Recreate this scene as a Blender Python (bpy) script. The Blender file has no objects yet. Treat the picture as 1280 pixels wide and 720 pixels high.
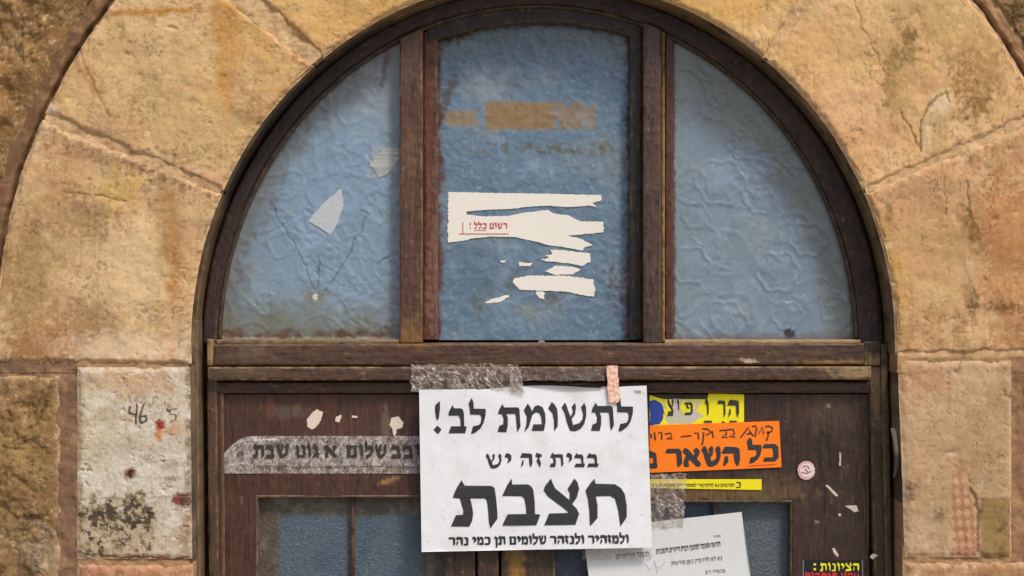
import bpy, math, random
import numpy as np

# ------------------------------------------------------------------ camera, sky, sun, exposure
S = bpy.context.scene
COL = S.collection
D = 2.2                                   # metres from the lens to the wall face
ZC = 1.85                                 # eye height
cam_d = bpy.data.cameras.new('camera')
cam = bpy.data.objects.new('camera', cam_d); COL.objects.link(cam)
cam.location = (0, -D, ZC); cam.rotation_euler = (math.radians(90), 0, 0)
cam_d.sensor_width = 36; cam_d.lens = 36 * D / 1.28; cam_d.clip_end = 400; cam_d.clip_start = .05
S.camera = cam
SUN_EL, SUN_AZ = 50, 32                   # sun in front of the wall, to the right
w = bpy.data.worlds.new("World"); S.world = w; w.use_nodes = True
wn = w.node_tree; wn.nodes.clear()
sky = wn.nodes.new('ShaderNodeTexSky'); sky.sky_type = 'NISHITA'; sky.sun_disc = False
sky.sun_elevation = math.radians(SUN_EL); sky.sun_rotation = math.radians(180 - SUN_AZ)
sky.dust_density = 3.0
bg = wn.nodes.new('ShaderNodeBackground'); bg.inputs['Strength'].default_value = 0.10
wo = wn.nodes.new('ShaderNodeOutputWorld')
wn.links.new(sky.outputs[0], bg.inputs[0]); wn.links.new(bg.outputs[0], wo.inputs[0])
sun_d = bpy.data.lights.new('sun', 'SUN'); sun_d.energy = 1.5; sun_d.angle = math.radians(10)
sun_d.color = (1.0, .93, .82)
sun = bpy.data.objects.new('sun', sun_d); COL.objects.link(sun)
sun.rotation_euler = (math.radians(90 - SUN_EL), 0, math.radians(SUN_AZ))
sun.location = (2, -4, 6)
S.view_settings.view_transform = 'Standard'; S.view_settings.look = 'None'
S.view_settings.gamma = 1; S.view_settings.use_curve_mapping = False
S.view_settings.exposure = 0.48
S.cycles.max_bounces = 6

rng = random.Random(5)

# ------------------------------------------------------------------ numpy noise
def _hash(ix, iy, seed):
    n = (ix.astype(np.int64) * 374761393 + iy.astype(np.int64) * 668265263 + seed * 1442695041) & 0xffffffff
    n = ((n ^ (n >> 13)) * 1274126177) & 0xffffffff
    n = (n ^ (n >> 16)) & 0xffffffff
    return n / 4294967295.0
def vnoise(x, y, seed=0):
    ix = np.floor(x); iy = np.floor(y); fx = x - ix; fy = y - iy
    g = []
    for dx, dy in ((0,0),(1,0),(0,1),(1,1)):
        a = _hash(ix+dx, iy+dy, seed) * 2*np.pi
        g.append(np.cos(a)*(fx-dx) + np.sin(a)*(fy-dy))
    u = fx*fx*fx*(fx*(fx*6-15)+10); v = fy*fy*fy*(fy*(fy*6-15)+10)
    return ((g[0]*(1-u)+g[1]*u)*(1-v) + (g[2]*(1-u)+g[3]*u)*v) * 1.45     # about -1..1
def fbm(x, y, scale, octv=4, seed=0, gain=.5, sy=None):
    sy = sy or scale; r = 0; a = 1; t = 0
    x = x/scale; y = y/sy
    for i in range(octv):
        r = r + a*vnoise(x, y, seed+i*17); t += a; a *= gain; x = x*2.03+11.3; y = y*2.03+7.7
    return r / t * 1.5
def cells(x, y, scale, seed=0):
    """F1 distance and cell id of a jittered grid"""
    x = x/scale; y = y/scale; ix = np.floor(x); iy = np.floor(y)
    best = np.full(x.shape, 9.); bid = np.zeros(x.shape)
    for dx in (-1,0,1):
        for dy in (-1,0,1):
            cx = ix+dx; cy = iy+dy
            jx = cx+_hash(cx,cy,seed); jy = cy+_hash(cx,cy,seed+5)
            d = np.hypot(x-jx, y-jy); m = d < best
            best = np.where(m, d, best); bid = np.where(m, _hash(cx,cy,seed+9), bid)
    return best, bid
def sst(a, b, x):
    t = np.clip((x-a)/(b-a), 0, 1); return t*t*(3-2*t)
def lin(c):
    c = np.asarray(c, float)/255.; return np.where(c <= .04045, c/12.92, ((c+.055)/1.055)**2.4)
def mix(c, col, m):
    return c*(1-m[..., None]) + lin(col)*m[..., None]
def blob(px, py, cx, cy, rx, ry, rot=0, soft=.35, n=.5, ns=18, seed=0):
    a = math.radians(rot); dx = px-cx; dy = py-cy
    u = (dx*math.cos(a)+dy*math.sin(a))/rx; v = (-dx*math.sin(a)+dy*math.cos(a))/ry
    r = np.hypot(u, v); near = r < 3
    o = np.zeros(px.shape)
    if near.any():
        q = r[near] + n*fbm(px[near], py[near], ns, 4, seed+int(cx)*3+int(cy))
        o[near] = 1-sst(1-soft, 1+soft, q)
    return o
def pline(px, py, pts, wdt, jit=0, seed=0):
    """0..1 mask of a soft line through pts"""
    d = np.full(px.shape, 1e9)
    x = px; y = py
    if jit:
        x = px + jit*fbm(px, py, 14, 3, seed+71); y = py + jit*fbm(px, py, 14, 3, seed+93)
    for (x0,y0),(x1,y1) in zip(pts[:-1], pts[1:]):
        L = (x1-x0)**2+(y1-y0)**2; t = np.clip(((x-x0)*(x1-x0)+(y-y0)*(y1-y0))/max(L,1e-6), 0, 1)
        d = np.minimum(d, np.hypot(x-x0-t*(x1-x0), y-y0-t*(y1-y0)))
    return 1-sst(wdt*.5, wdt*1.3, d)

# ------------------------------------------------------------------ object helpers
def W(px, py, d):
    """a point of the photograph at depth d behind the wall face, in metres"""
    k = (D+d)/D/1000.
    return (px-640)*k, ZC + (360-py)*k
def tag(o, label=None, cat=None, group=None, kind=None):
    if label: o['label'] = label
    if cat: o['category'] = cat
    if group: o['group'] = group
    if kind: o['kind'] = kind
    return o
def thing(name, label, cat, loc, group=None):
    o = bpy.data.objects.new(name, None); COL.objects.link(o)
    o.location = loc; o.empty_display_size = .05
    bpy.context.view_layer.update()
    return tag(o, label, cat, group)
def link(name, me, parent=None):
    o = bpy.data.objects.new(name, me); COL.objects.link(o)
    if parent is not None:
        o.parent = parent; o.matrix_parent_inverse = PINV(parent)
    return o
from mathutils import Matrix
def PINV(p):
    m = Matrix.Identity(4); q = p
    m = Matrix.Translation(p.location)
    while q.parent: q = q.parent
    if p.parent is not None: m = Matrix.Identity(4) if p.type == 'MESH' else m
    if p.type == 'MESH': return Matrix.Identity(4)
    return m.inverted()
def np_mesh(name, co, quads, colr=None, mat=None, smooth=True, tris=None):
    me = bpy.data.meshes.new(name)
    co = np.asarray(co, np.float32)
    me.vertices.add(len(co)); me.vertices.foreach_set('co', co.ravel())
    faces = []; nq = len(quads) if quads is not None else 0; nt = len(tris) if tris is not None else 0
    loops = []
    if nq: loops.append(np.asarray(quads, np.int32).ravel())
    if nt: loops.append(np.asarray(tris, np.int32).ravel())
    loops = np.concatenate(loops)
    me.loops.add(len(loops)); me.loops.foreach_set('vertex_index', loops)
    me.polygons.add(nq+nt)
    st = np.concatenate([np.arange(nq)*4, nq*4+np.arange(nt)*3]).astype(np.int32)
    me.polygons.foreach_set('loop_start', st)
    me.polygons.foreach_set('use_smooth', np.full(nq+nt, smooth))
    me.update(calc_edges=True)
    if colr is not None:
        at = me.color_attributes.new('Col', 'FLOAT_COLOR', 'POINT')
        c4 = np.ones((len(co), 4), np.float32); c4[:, :colr.shape[1]] = colr
        at.data.foreach_set('color', c4.ravel())
    if mat: me.materials.append(mat)
    return me
def axis(a, b, step, fine=True):
    L = b-a
    n = max(2, int(L/step)); s = np.linspace(a, b, n+1)
    if fine and L > 8:
        e = np.array([.5, 1.1, 1.9, 3.])
        s = np.unique(np.concatenate([[a], a+e, s[(s > a+4) & (s < b-4)], b-e, [b]]))
    return s
def patch(name, U, V, mapf, d, cf, mat, parent, hf=None, skirt=.02, rs='lrtb', rr=2.2, rd=.0016, hole=None, skc=None):
    """a dense sheet in photo coordinates: U runs right, V runs down; sides go back by skirt"""
    uu, vv = np.meshgrid(U, V)
    px, py = mapf(uu, vv)
    e = np.full(px.shape, 1e3)
    if 'l' in rs: e = np.minimum(e, uu-U[0])
    if 'r' in rs: e = np.minimum(e, U[-1]-uu)
    if 't' in rs: e = np.minimum(e, vv-V[0])
    if 'b' in rs: e = np.minimum(e, V[-1]-vv)
    h = np.zeros(px.shape)
    if rd: 
        q = np.clip(e/rr, 0, 1); h = h - rd*(1-np.sqrt(np.clip(1-(1-q)**2, 0, 1)))
    if hf is not None: h = h + hf(px, py, e, uu, vv)
    c = cf(px, py, e, uu, vv)
    X, Z = W(px, py, d)
    co = np.stack([X, d-h, Z], -1)
    nv, nu = px.shape
    idx = np.arange(nu*nv).reshape(nv, nu)
    q = np.stack([idx[:-1,:-1], idx[1:,:-1], idx[1:,1:], idx[:-1,1:]], -1)
    if hole is not None:
        cx = (px[:-1,:-1]+px[1:,1:])/2; cy = (py[:-1,:-1]+py[1:,1:])/2
        q = q[~hole(cx, cy)]
    q = q.reshape(-1, 4)
    co = co.reshape(-1, 3); c = c.reshape(-1, c.shape[-1])
    if skirt:
        ring = np.concatenate([idx[0,:], idx[1:,-1], idx[-1,-2::-1], idx[-2:0:-1,0]])
        b = co[ring].copy(); b[:,1] = d+skirt
        base = len(co); n = len(ring); r2 = np.roll(np.arange(n), -1)
        # duplicate the rim so the side shades on its own
        sc_ = c[ring]
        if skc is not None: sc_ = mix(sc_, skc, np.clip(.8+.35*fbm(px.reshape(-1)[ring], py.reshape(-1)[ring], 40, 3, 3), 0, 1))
        co = np.concatenate([co, co[ring], b]); c = np.concatenate([c, sc_, sc_])
        sq = np.stack([base+np.arange(n), base+r2, base+n+r2, base+n+np.arange(n)], -1)
        q = np.concatenate([q, sq])
    me = np_mesh(name, co, q, c, mat)
    return link(name, me, parent)
idm = lambda u, v: (u, v)
def ell(cx, cy, a, b):
    return lambda t: (cx + a*np.cos(t), cy - b*np.sin(t))
def arcmap(E1, E2, V0, V1, ref, t0, t1, T0=None, T1=None, lean=None):
    """U: arc length along (left to right, in px of radius ref), V: V0 outer .. V1 inner"""
    T0 = t0 if T0 is None else T0; T1 = t1 if T1 is None else T1
    L = abs(t0-t1)*ref
    def f(u, v):
        s = (v-V0)/(V1-V0); k = u/L
        ti = t0+(t1-t0)*k; to = T0+(T1-T0)*k
        xi, yi = E1(ti); xo, yo = E2(to)
        return xo*(1-s)+xi*s, yo*(1-s)+yi*s
    return f, L

# ------------------------------------------------------------------ materials
def nodes_of(name):
    m = bpy.data.materials.new(name); m.use_nodes = True
    nt = m.node_tree; b = nt.nodes['Principled BSDF']
    return m, nt, b
def painted(name, rough=.8, bump=.3, bscale=900, bdist=.0006, cvar=.14, cscale=350, spec=.5, rough_var=.12, stretch=(1,1,1), extra=None):
    m, nt, b = nodes_of(name); N = nt.nodes; L = nt.links
    at = N.new('ShaderNodeAttribute'); at.attribute_name = 'Col'
    tc = N.new('ShaderNodeTexCoord'); mp = N.new('ShaderNodeMapping'); mp.inputs['Scale'].default_value = stretch
    L.new(tc.outputs['Object'], mp.inputs['Vector'])
    n1 = N.new('ShaderNodeTexNoise'); n1.inputs['Scale'].default_value = cscale; n1.inputs['Detail'].default_value = 4
    n1.inputs['Roughness'].default_value = .65
    L.new(mp.outputs[0], n1.inputs['Vector'])
    mr = N.new('ShaderNodeMapRange'); mr.inputs['From Min'].default_value = .3; mr.inputs['From Max'].default_value = .7
    mr.inputs['To Min'].default_value = 1-cvar; mr.inputs['To Max'].default_value = 1+cvar
    L.new(n1.outputs['Fac'], mr.inputs['Value'])
    vm = N.new('ShaderNodeVectorMath'); vm.operation = 'SCALE'
    L.new(at.outputs['Color'], vm.inputs[0]); L.new(mr.outputs[0], vm.inputs['Scale'])
    L.new(vm.outputs[0], b.inputs['Base Color'])
    n2 = N.new('ShaderNodeTexNoise'); n2.inputs['Scale'].default_value = bscale; n2.inputs['Detail'].default_value = 5
    n2.inputs['Roughness'].default_value = .6
    L.new(mp.outputs[0], n2.inputs['Vector'])
    bp = N.new('ShaderNodeBump'); bp.inputs['Strength'].default_value = bump; bp.inputs['Distance'].default_value = bdist
    L.new(n2.outputs['Fac'], bp.inputs['Height']); L.new(bp.outputs[0], b.inputs['Normal'])
    if extra:
        n3 = N.new('ShaderNodeTexNoise'); n3.inputs['Scale'].default_value = extra; n3.inputs['Detail'].default_value = 6; n3.inputs['Roughness'].default_value = .75
        L.new(mp.outputs[0], n3.inputs['Vector'])
        n5 = N.new('ShaderNodeTexNoise'); n5.inputs['Scale'].default_value = extra*.12; n5.inputs['Detail'].default_value = 3
        L.new(mp.outputs[0], n5.inputs['Vector'])
        ad = N.new('ShaderNodeMath'); ad.operation = 'MULTIPLY_ADD'; ad.inputs[1].default_value = .5
        L.new(n5.outputs['Fac'], ad.inputs[0]); L.new(n3.outputs['Fac'], ad.inputs[2])
        m3 = N.new('ShaderNodeMapRange'); m3.inputs['From Min'].default_value = .86; m3.inputs['From Max'].default_value = .93
        m3.inputs['To Min'].default_value = 1; m3.inputs['To Max'].default_value = .58
        L.new(ad.outputs[0], m3.inputs['Value'])
        v2 = N.new('ShaderNodeVectorMath'); v2.operation = 'SCALE'
        L.new(vm.outputs[0], v2.inputs[0]); L.new(m3.outputs[0], v2.inputs['Scale']); L.new(v2.outputs[0], b.inputs['Base Color'])
        mu = N.new('ShaderNodeMath'); mu.operation = 'MULTIPLY_ADD'; mu.inputs[1].default_value = 1.2
        L.new(m3.outputs[0], mu.inputs[0]); L.new(n2.outputs['Fac'], mu.inputs[2]); L.new(mu.outputs[0], bp.inputs['Height'])
    r = N.new('ShaderNodeMapRange'); r.inputs['To Min'].default_value = rough-rough_var; r.inputs['To Max'].default_value = min(1, rough+rough_var)
    L.new(n1.outputs['Fac'], r.inputs['Value']); L.new(r.outputs[0], b.inputs['Roughness'])
    b.inputs['Specular IOR Level'].default_value = spec
    return m
M_STONE = painted('limestone', .88, .5, 600, .0010, .10, 420, .25, extra=230)
M_ROCK = painted('rock_faced_limestone', .92, .7, 260, .003, .22, 220, .2, extra=190)
M_MORTAR = painted('lime_mortar', .95, .7, 420, .0015, .18, 260, .2, extra=260)
M_WOODV = painted('brown_painted_wood_upright', .5, .8, 420, .0009, .34, 330, .5, .18, (1, 1, .07), extra=420)
M_WOODH = painted('brown_painted_wood_level', .5, .8, 420, .0009, .34, 330, .5, .18, (.07, 1, 1), extra=420)
M_WOODA = painted('brown_painted_wood_arched', .52, .7, 300, .0008, .3, 200, .5, .15, extra=200)
M_GLASS = painted('embossed_obscure_glass', .2, .25, 300, .0005, .07, 120, .5, .08)
M_HAMMER = painted('hammered_obscure_glass', .3, .9, 330, .002, .22, 330, .5, .08)
M_PAPER = painted('paper', .8, .12, 400, .0004, .02, 200, .3)
M_STICK = painted('glossy_vinyl_sticker', .42, .12, 300, .0004, .03, 200, .4)
def plain(name, rgb, rough=.6, var=.12, scale=300):
    m, nt, b = nodes_of(name); N = nt.nodes; L = nt.links
    c = lin(rgb)
    n1 = N.new('ShaderNodeTexNoise'); n1.inputs['Scale'].default_value = scale; n1.inputs['Detail'].default_value = 3
    cr = N.new('ShaderNodeValToRGB')
    cr.color_ramp.elements[0].position = .3; cr.color_ramp.elements[1].position = .7
    cr.color_ramp.elements[0].color = (*np.clip(c*(1-var), 0, 1), 1); cr.color_ramp.elements[1].color = (*np.clip(c*(1+var), 0, 1), 1)
    tc = N.new('ShaderNodeTexCoord'); L.new(tc.outputs['Object'], n1.inputs['Vector'])
    L.new(n1.outputs['Fac'], cr.inputs[0]); L.new(cr.outputs[0], b.inputs['Base Color'])
    b.inputs['Roughness'].default_value = rough
    return m
M_INK = plain('black_printing_ink', (46, 46, 49), .6, .25, 500)
M_MARK = plain('black_marker_ink', (52, 44, 38), .6, .3)
M_INKY = plain('yellow_printing_ink', (235, 225, 40), .6)
M_INKR = plain('red_printing_ink', (190, 40, 48), .6)
M_INKG = plain('grey_printing_ink', (120, 120, 124), .6)
def tape_mat(name, tint, alpha_lo, alpha_hi, scale=180, stretch=(1,1,1), rough=.18):
    m, nt, b = nodes_of(name); N = nt.nodes; L = nt.links
    tc = N.new('ShaderNodeTexCoord'); mp = N.new('ShaderNodeMapping'); mp.inputs['Scale'].default_value = stretch
    L.new(tc.outputs['Object'], mp.inputs['Vector'])
    n = N.new('ShaderNodeTexNoise'); n.inputs['Scale'].default_value = scale; n.inputs['Detail'].default_value = 6
    n.inputs['Roughness'].default_value = .7; n.inputs['Distortion'].default_value = 1.2
    L.new(mp.outputs[0], n.inputs['Vector'])
    mr = N.new('ShaderNodeMapRange'); mr.inputs['From Min'].default_value = .35; mr.inputs['From Max'].default_value = .7
    mr.inputs['To Min'].default_value = alpha_lo; mr.inputs['To Max'].default_value = alpha_hi
    L.new(n.outputs['Fac'], mr.inputs['Value']); L.new(mr.outputs[0], b.inputs['Alpha'])
    b.inputs['Base Color'].default_value = (*lin(tint), 1); b.inputs['Roughness'].default_value = rough
    bp = N.new('ShaderNodeBump'); bp.inputs['Strength'].default_value = .8; bp.inputs['Distance'].default_value = .0015
    L.new(n.outputs['Fac'], bp.inputs['Height']); L.new(bp.outputs[0], b.inputs['Normal'])
    return m
M_TAPE = tape_mat('clear_sticky_tape', (188, 178, 172), .02, .85, 70, (1, 1, 2.2))
M_TAPE2 = tape_mat('faint_clear_tape', (205, 202, 196), .02, .42, 90, (1, 1, 2))

def tape_vert(name, rough=.12):
    m, nt, b = nodes_of(name); N = nt.nodes; L = nt.links
    at = N.new('ShaderNodeAttribute'); at.attribute_name = 'Col'
    L.new(at.outputs['Color'], b.inputs['Base Color']); L.new(at.outputs['Alpha'], b.inputs['Alpha'])
    b.inputs['Roughness'].default_value = rough
    tc = N.new('ShaderNodeTexCoord'); n = N.new('ShaderNodeTexNoise'); n.inputs['Scale'].default_value = 130; n.inputs['Detail'].default_value = 2; n.inputs['Distortion'].default_value = 1
    L.new(tc.outputs['Object'], n.inputs['Vector'])
    bp = N.new('ShaderNodeBump'); bp.inputs['Strength'].default_value = .6; bp.inputs['Distance'].default_value = .001
    L.new(n.outputs['Fac'], bp.inputs['Height']); L.new(bp.outputs[0], b.inputs['Normal'])
    return m
M_TAPEV = tape_vert('wrinkled_clear_tape')
def crinkle(px, py, seed, sx=7, sy=16):
    qx = px+4*fbm(px, py, 26, 3, seed+1); qy = py+4*fbm(px, py, 26, 3, seed+2)
    r1 = 1-np.abs(fbm(qx, qy, sx*1.1, 5, seed+3, .6, sy))*2.4; r2 = 1-np.abs(fbm(qx+qy, qy-qx, sx*3.2, 4, seed+4, .6, sy*1.6))*4.5
    return np.clip(r1, 0, 1), np.clip(r2, 0, 1), fbm(qx, qy, 16, 4, seed+5, .6)
def tape_cf(seed, lo=.06, hi=.8, tint=(168,152,140), sx=16, sy=10, end=None):
    def f(px, py, e, u, v):
        a, b_, n_ = crinkle(px, py, seed, sx, sy)
        c = np.ones(px.shape+(3,))*lin(tint); c = mix(c, (206,194,188), a**3*.6); c = mix(c, (240,236,236), b_**5*.8); c = mix(c, (120,98,82), sst(.1, .6, n_)*.5)  # whitish streaks paint the tape's glints into its colour
        al = np.clip(lo + (hi-lo)*(.45*a**3 + .7*b_**4 + .35*sst(-.2, .5, n_)), 0, 1)
        return np.concatenate([c, al[..., None]], -1)
    return f
# ------------------------------------------------------------------ ground
m, nt, b = nodes_of('stone_paving'); N = nt.nodes; L = nt.links
br = N.new('ShaderNodeTexBrick'); br.inputs['Scale'].default_value = 2.2; br.inputs['Color1'].default_value = (.28,.24,.18,1)
br.inputs['Color2'].default_value = (.34,.29,.22,1); br.inputs['Mortar'].default_value = (.12,.1,.08,1)
tc = N.new('ShaderNodeTexCoord'); L.new(tc.outputs['Object'], br.inputs['Vector']); L.new(br.outputs['Color'], b.inputs['Base Color'])
b.inputs['Roughness'].default_value = .85
gm = bpy.data.meshes.new('pavement')
gm.from_pydata([(-150,-200,0),(150,-200,0),(150,60,0),(-150,60,0)], [], [(0,1,2,3)]); gm.materials.append(m)
tag(link('pavement', gm), kind='structure')

# ------------------------------------------------------------------ the stone wall
CX, CY = 679., 430.
def ring_r(px, py): return np.hypot(px-680, py-430)
FEAT = [  # cx, cy, rx, ry, rot, colour, strength, soft, noise, noise scale
    # left low arch stone
    (105,268,52,26,0,(128,92,58),.55,.5,1.2,9), (60,300,40,90,10,(182,150,104),.5,.6,.6,30),
    (165,370,34,100,2,(216,186,142),.75,.5,.5,25), (215,300,12,75,-4,(178,120,58),.7,.6,.7,22),
    (215,240,22,60,0,(170,140,95),.5,.6,.9,20), (110,400,55,22,6,(150,112,66),.5,.6,1.1,12),
    (30,380,30,90,0,(150,118,72),.6,.6,1.0,20), (150,432,80,16,2,(216,188,156),.8,.5,.7,14),
    (60,430,45,22,0,(160,112,70),.5,.5,.9,14), (240,330,10,70,0,(212,168,122),.5,.6,.6,20),
    (120,192,60,9,14,(140,100,65),.55,.6,1.2,10), (205,210,42,16,18,(118,84,58),.7,.5,1.5,8),
    (150,240,26,26,0,(206,170,86),.5,.6,.8,18), (80,225,26,40,20,(190,140,96),.5,.6,.8,20),
    (262,225,26,14,20,(216,166,130),.7,.6,.7,12), (190,196,60,5,16,(222,190,158),.55,.6,1.1,9),
    # left upper arch stone
    (190,15,60,3.5,-2,(176,118,28),.85,.7,.8,12), (285,40,16,90,0,(186,128,48),.6,.7,.7,24),
    (190,110,60,60,0,(196,166,116),.5,.8,.5,40), (140,165,35,22,0,(176,128,92),.5,.7,.8,18),
    (108,95,5,32,-35,(160,112,66),.55,.7,.8,10), (240,150,40,60,0,(206,172,116),.45,.8,.5,30),
    (330,60,30,60,-30,(206,162,100),.5,.8,.5,30), (60,140,12,10,0,(216,190,160),.8,.6,.6,8),
    # key stones
    (440,30,50,26,-20,(206,162,98),.5,.8,.6,26), (375,55,14,50,-42,(170,116,76),.6,.6,.7,12),
    (900,20,60,26,20,(214,168,100),.5,.8,.6,26), (955,40,12,40,30,(222,186,140),.6,.7,.7,12),
    # right upper arch stone
    (1113,95,9,34,6,(92,70,34),.95,.35,.6,9), (1133,68,15,12,0,(92,68,36),.9,.4,1.0,8), (1137,44,10,9,0,(94,70,38),.9,.4,1.0,8),
    (1118,125,10,48,4,(160,128,72),.6,.6,.7,12), (1213,88,28,30,20,(130,92,50),.6,.6,1.4,10),
    (1218,130,16,16,0,(120,88,46),.65,.5,1.3,8), (1240,95,14,40,0,(156,118,68),.6,.6,1.2,12),
    (1145,12,10,7,0,(118,88,46),.7,.5,1.0,8), (1060,130,34,40,0,(222,172,132),.55,.7,.7,18), (1100,60,80,70,0,(206,168,112),.4,.9,.5,40),
    (1176,130,12,14,0,(220,196,160),.85,.5,.6,8), (1159,165,6,20,8,(216,190,152),.8,.6,.6,8),
    (1080,185,60,24,-20,(216,164,116),.5,.8,.7,24), (1035,60,40,40,0,(214,170,114),.6,.8,.5,30), (1148,10,60,20,0,(200,170,118),.5,.8,.5,26),
    (1235,60,20,40,0,(190,150,100),.4,.8,.9,20), (1205,45,40,26,0,(190,156,98),.5,.8,.8,18),
    # right low arch stone
    (1252,330,26,115,-8,(176,120,72),.5,.5,1.2,12), (1211,282,9,28,-18,(112,84,36),.8,.6,.8,10),
    (1214,372,8,24,-5,(100,78,42),.75,.5,.9,9), (1245,384,24,7,4,(112,82,44),.7,.6,.9,9),
    (1112,266,6,10,0,(130,100,56),.65,.7,.7,9), (1160,330,44,60,0,(196,156,106),.6,.8,.4,30),
    (1105,320,16,70,-12,(196,150,78),.7,.7,.5,20), (1150,245,50,20,-12,(202,158,118),.6,.8,.8,14), (1172,365,20,18,0,(208,176,126),.6,.8,.5,14),
    (1140,420,40,16,0,(176,132,84),.5,.8,.9,14), (1200,420,8,26,0,(140,104,60),.5,.7,.9,10), (1225,410,9,30,10,(206,168,120),.7,.6,.6,10),
    (1205,330,16,40,-10,(206,170,126),.5,.8,.8,12), (1265,285,18,50,0,(196,132,82),.4,.6,1.3,10),
    # top-right corner
    (1268,15,16,14,0,(80,62,30),.8,.5,1.2,8), (1278,60,10,18,0,(84,62,34),.8,.5,1.0,8), (1262,36,8,5,0,(66,50,28),.8,.5,.9,6), (1242,27,4,5,0,(60,44,30),.8,.5,.6,6),
    # white left jamb stone
    (165,478,70,16,0,(196,158,122),.75,.6,.9,14), (120,520,30,60,0,(198,186,150),.5,.8,.8,20), (228,500,10,60,0,(206,192,170),.6,.7,.6,16),
    (175,595,60,45,0,(210,202,186),.7,.8,.4,22), (200,531,5.5,7,0,(160,38,26),.95,.35,.4,5), (198,544,5,9,8,(208,132,84),.8,.5,.5,6),
    (216,535,12,10,0,(206,160,120),.5,.7,.6,8), (163,592,7,6,0,(140,86,50),.7,.6,.7,5), (163,592,4,4.5,0,(44,32,26),.95,.4,.4,4),
    (228,625,11,9,0,(92,58,38),.9,.35,.5,6), (221,625,4.5,4.5,0,(160,60,50),.8,.4,.4,4), (215,598,8,3,0,(140,120,104),.6,.6,.8,5),
    (200,700,60,6,0,(176,104,66),.7,.5,.9,12), (236,560,4,120,0,(120,104,88),.7,.6,.9,12), (98,560,5,130,0,(160,132,104),.5,.6,.9,14), (160,560,50,8,0,(172,158,136),.4,.7,1.1,8),
    # rock block on the left
    (40,520,40,30,0,(150,118,70),.6,.7,1.0,20), (30,600,40,40,0,(130,100,60),.55,.7,1.0,20), (70,690,30,30,0,(160,146,124),.5,.7,1.0,18), (20,560,20,20,0,(168,140,88),.5,.7,1.0,14),
    # right jamb
    (1200,520,50,40,0,(196,166,128),.5,.9,.5,26), (1150,560,30,60,0,(190,154,116),.5,.8,.6,22), (1135,612,9,14,0,(100,74,58),.55,.6,.8,9), (1173,645,7,8,0,(140,116,86),.7,.5,.6,7),
    (1150,665,20,24,0,(200,174,144),.5,.8,.7,12), (1160,475,36,16,0,(196,140,100),.5,.8,.9,14), (1220,470,40,12,0,(206,178,140),.5,.8,.8,14),
    (1225,560,36,50,0,(166,134,92),.4,.8,1.0,14), (1130,640,5,60,0,(168,150,128),.5,.6,.9,10),
]
def features(px, py, c, skip=0):
    for i, (cx, cy, rx, ry, rot, colr, st, so, n, ns) in enumerate(FEAT):
        m = blob(px, py, cx, cy, rx, ry, rot, so, n, ns, i)
        if m.any():
            q = m > 0; f = np.ones(px.shape); f[q] = 1 if rx < 13 and ry < 13 else np.clip(.72+.75*fbm(px[q], py[q], 4.5, 4, i+900, .7), 0, 1.15)
            c = mix(c, colr, np.clip(m*st*f*1.4, 0, .95))
    return c
def details(px, py, c):                             # cracks, scratches and writing with a place of their own
    for pts, wd, colr, st in CRACKS:
        xs = [p[0] for p in pts]; ys = [p[1] for p in pts]
        box = (px > min(xs)-15) & (px < max(xs)+15) & (py > min(ys)-15) & (py < max(ys)+15)
        if box.any():
            mm = np.zeros(px.shape); mm[box] = pline(px[box], py[box], pts, wd, .8 if colr[0] < 67 and colr[1] < 60 else 3); c = mix(c, colr, mm*st)
    return c
def stone_cf(base, seed, dark=(150,108,66), lite=(222,190,146), streak=.35, feat=True, rough=0):
    def cf(px, py, e, u, v):
        c = np.ones(px.shape+(3,))*lin(base)
        n1 = fbm(px, py, 120, 5, seed, .6); n2 = fbm(px, py, 26, 5, seed+3, .65); n3 = fbm(px, py, 60, 4, seed+8, .6, 220)
        n4 = fbm(px+18*n1, py, 44, 5, seed+12, .68); n5 = fbm(px, py+9*n2, 13, 5, seed+15, .7)
        c = mix(c, lite, sst(.05, .6, n1)*.6); c = mix(c, dark, sst(.1, .7, -n1)*.5)
        c = mix(c, dark, sst(.2, .6, n2)*.4*(.4+sst(-.1, .4, n1))); c = mix(c, lite, sst(.2, .6, -n2)*.4)
        c = mix(c, (184,126,62), sst(.15, .6, n3)*streak)
        c = mix(c, (200,146,112), sst(.12, .5, n4)*.36); c = mix(c, (176,156,116), sst(.15, .5, -n4)*.4)
        # crisp-edged blotches of dirt, worn-off crust and fine veins
        c = mix(c, (122,88,54), sst(.34, .46, n5+.3*n1)*.5); c = mix(c, (228,202,162), sst(.36, .5, -n5+.25*n2)*.45)
        vein = 1-np.abs(fbm(px+6*n5, py, 56, 4, seed+18, .6))*14
        c = mix(c, (150,104,64), np.clip(vein, 0, 1)*sst(0, .4, fbm(px, py, 80, 2, seed+20))*.5)
        p = fbm(px, py, 5, 4, seed+21, .7); g = fbm(px, py, 70, 3, seed+25)
        c = mix(c, (104,76,46), sst(.35, .6, p+.7*g-.12)*.65)
        c = mix(c, (230,204,166), sst(.45, .8, fbm(px, py, 4, 3, seed+28, .6)-.4*g)*.4)
        # dry drips and the marks of the tooling
        dr = fbm(px, py, 5, 3, seed+30, .6, 90); c = mix(c, (146,104,66), sst(.25, .7, dr+.3*n2)*.4)
        tl = fbm(px, py, 26, 3, seed+33, .6, 2.6); c = mix(c, dark, sst(.2, .8, tl)*.22); c = mix(c, lite, sst(.2, .8, -tl)*.2)
        if feat: c = features(px, py, c)
        ed = sst(6, 0, e + 3.5*fbm(px, py, 9, 3, seed+40))
        c = mix(c, (218,184,148), ed*.45)
        if feat: c = details(px, py, c)
        return np.clip(c, .004, .9)
    return cf
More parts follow.
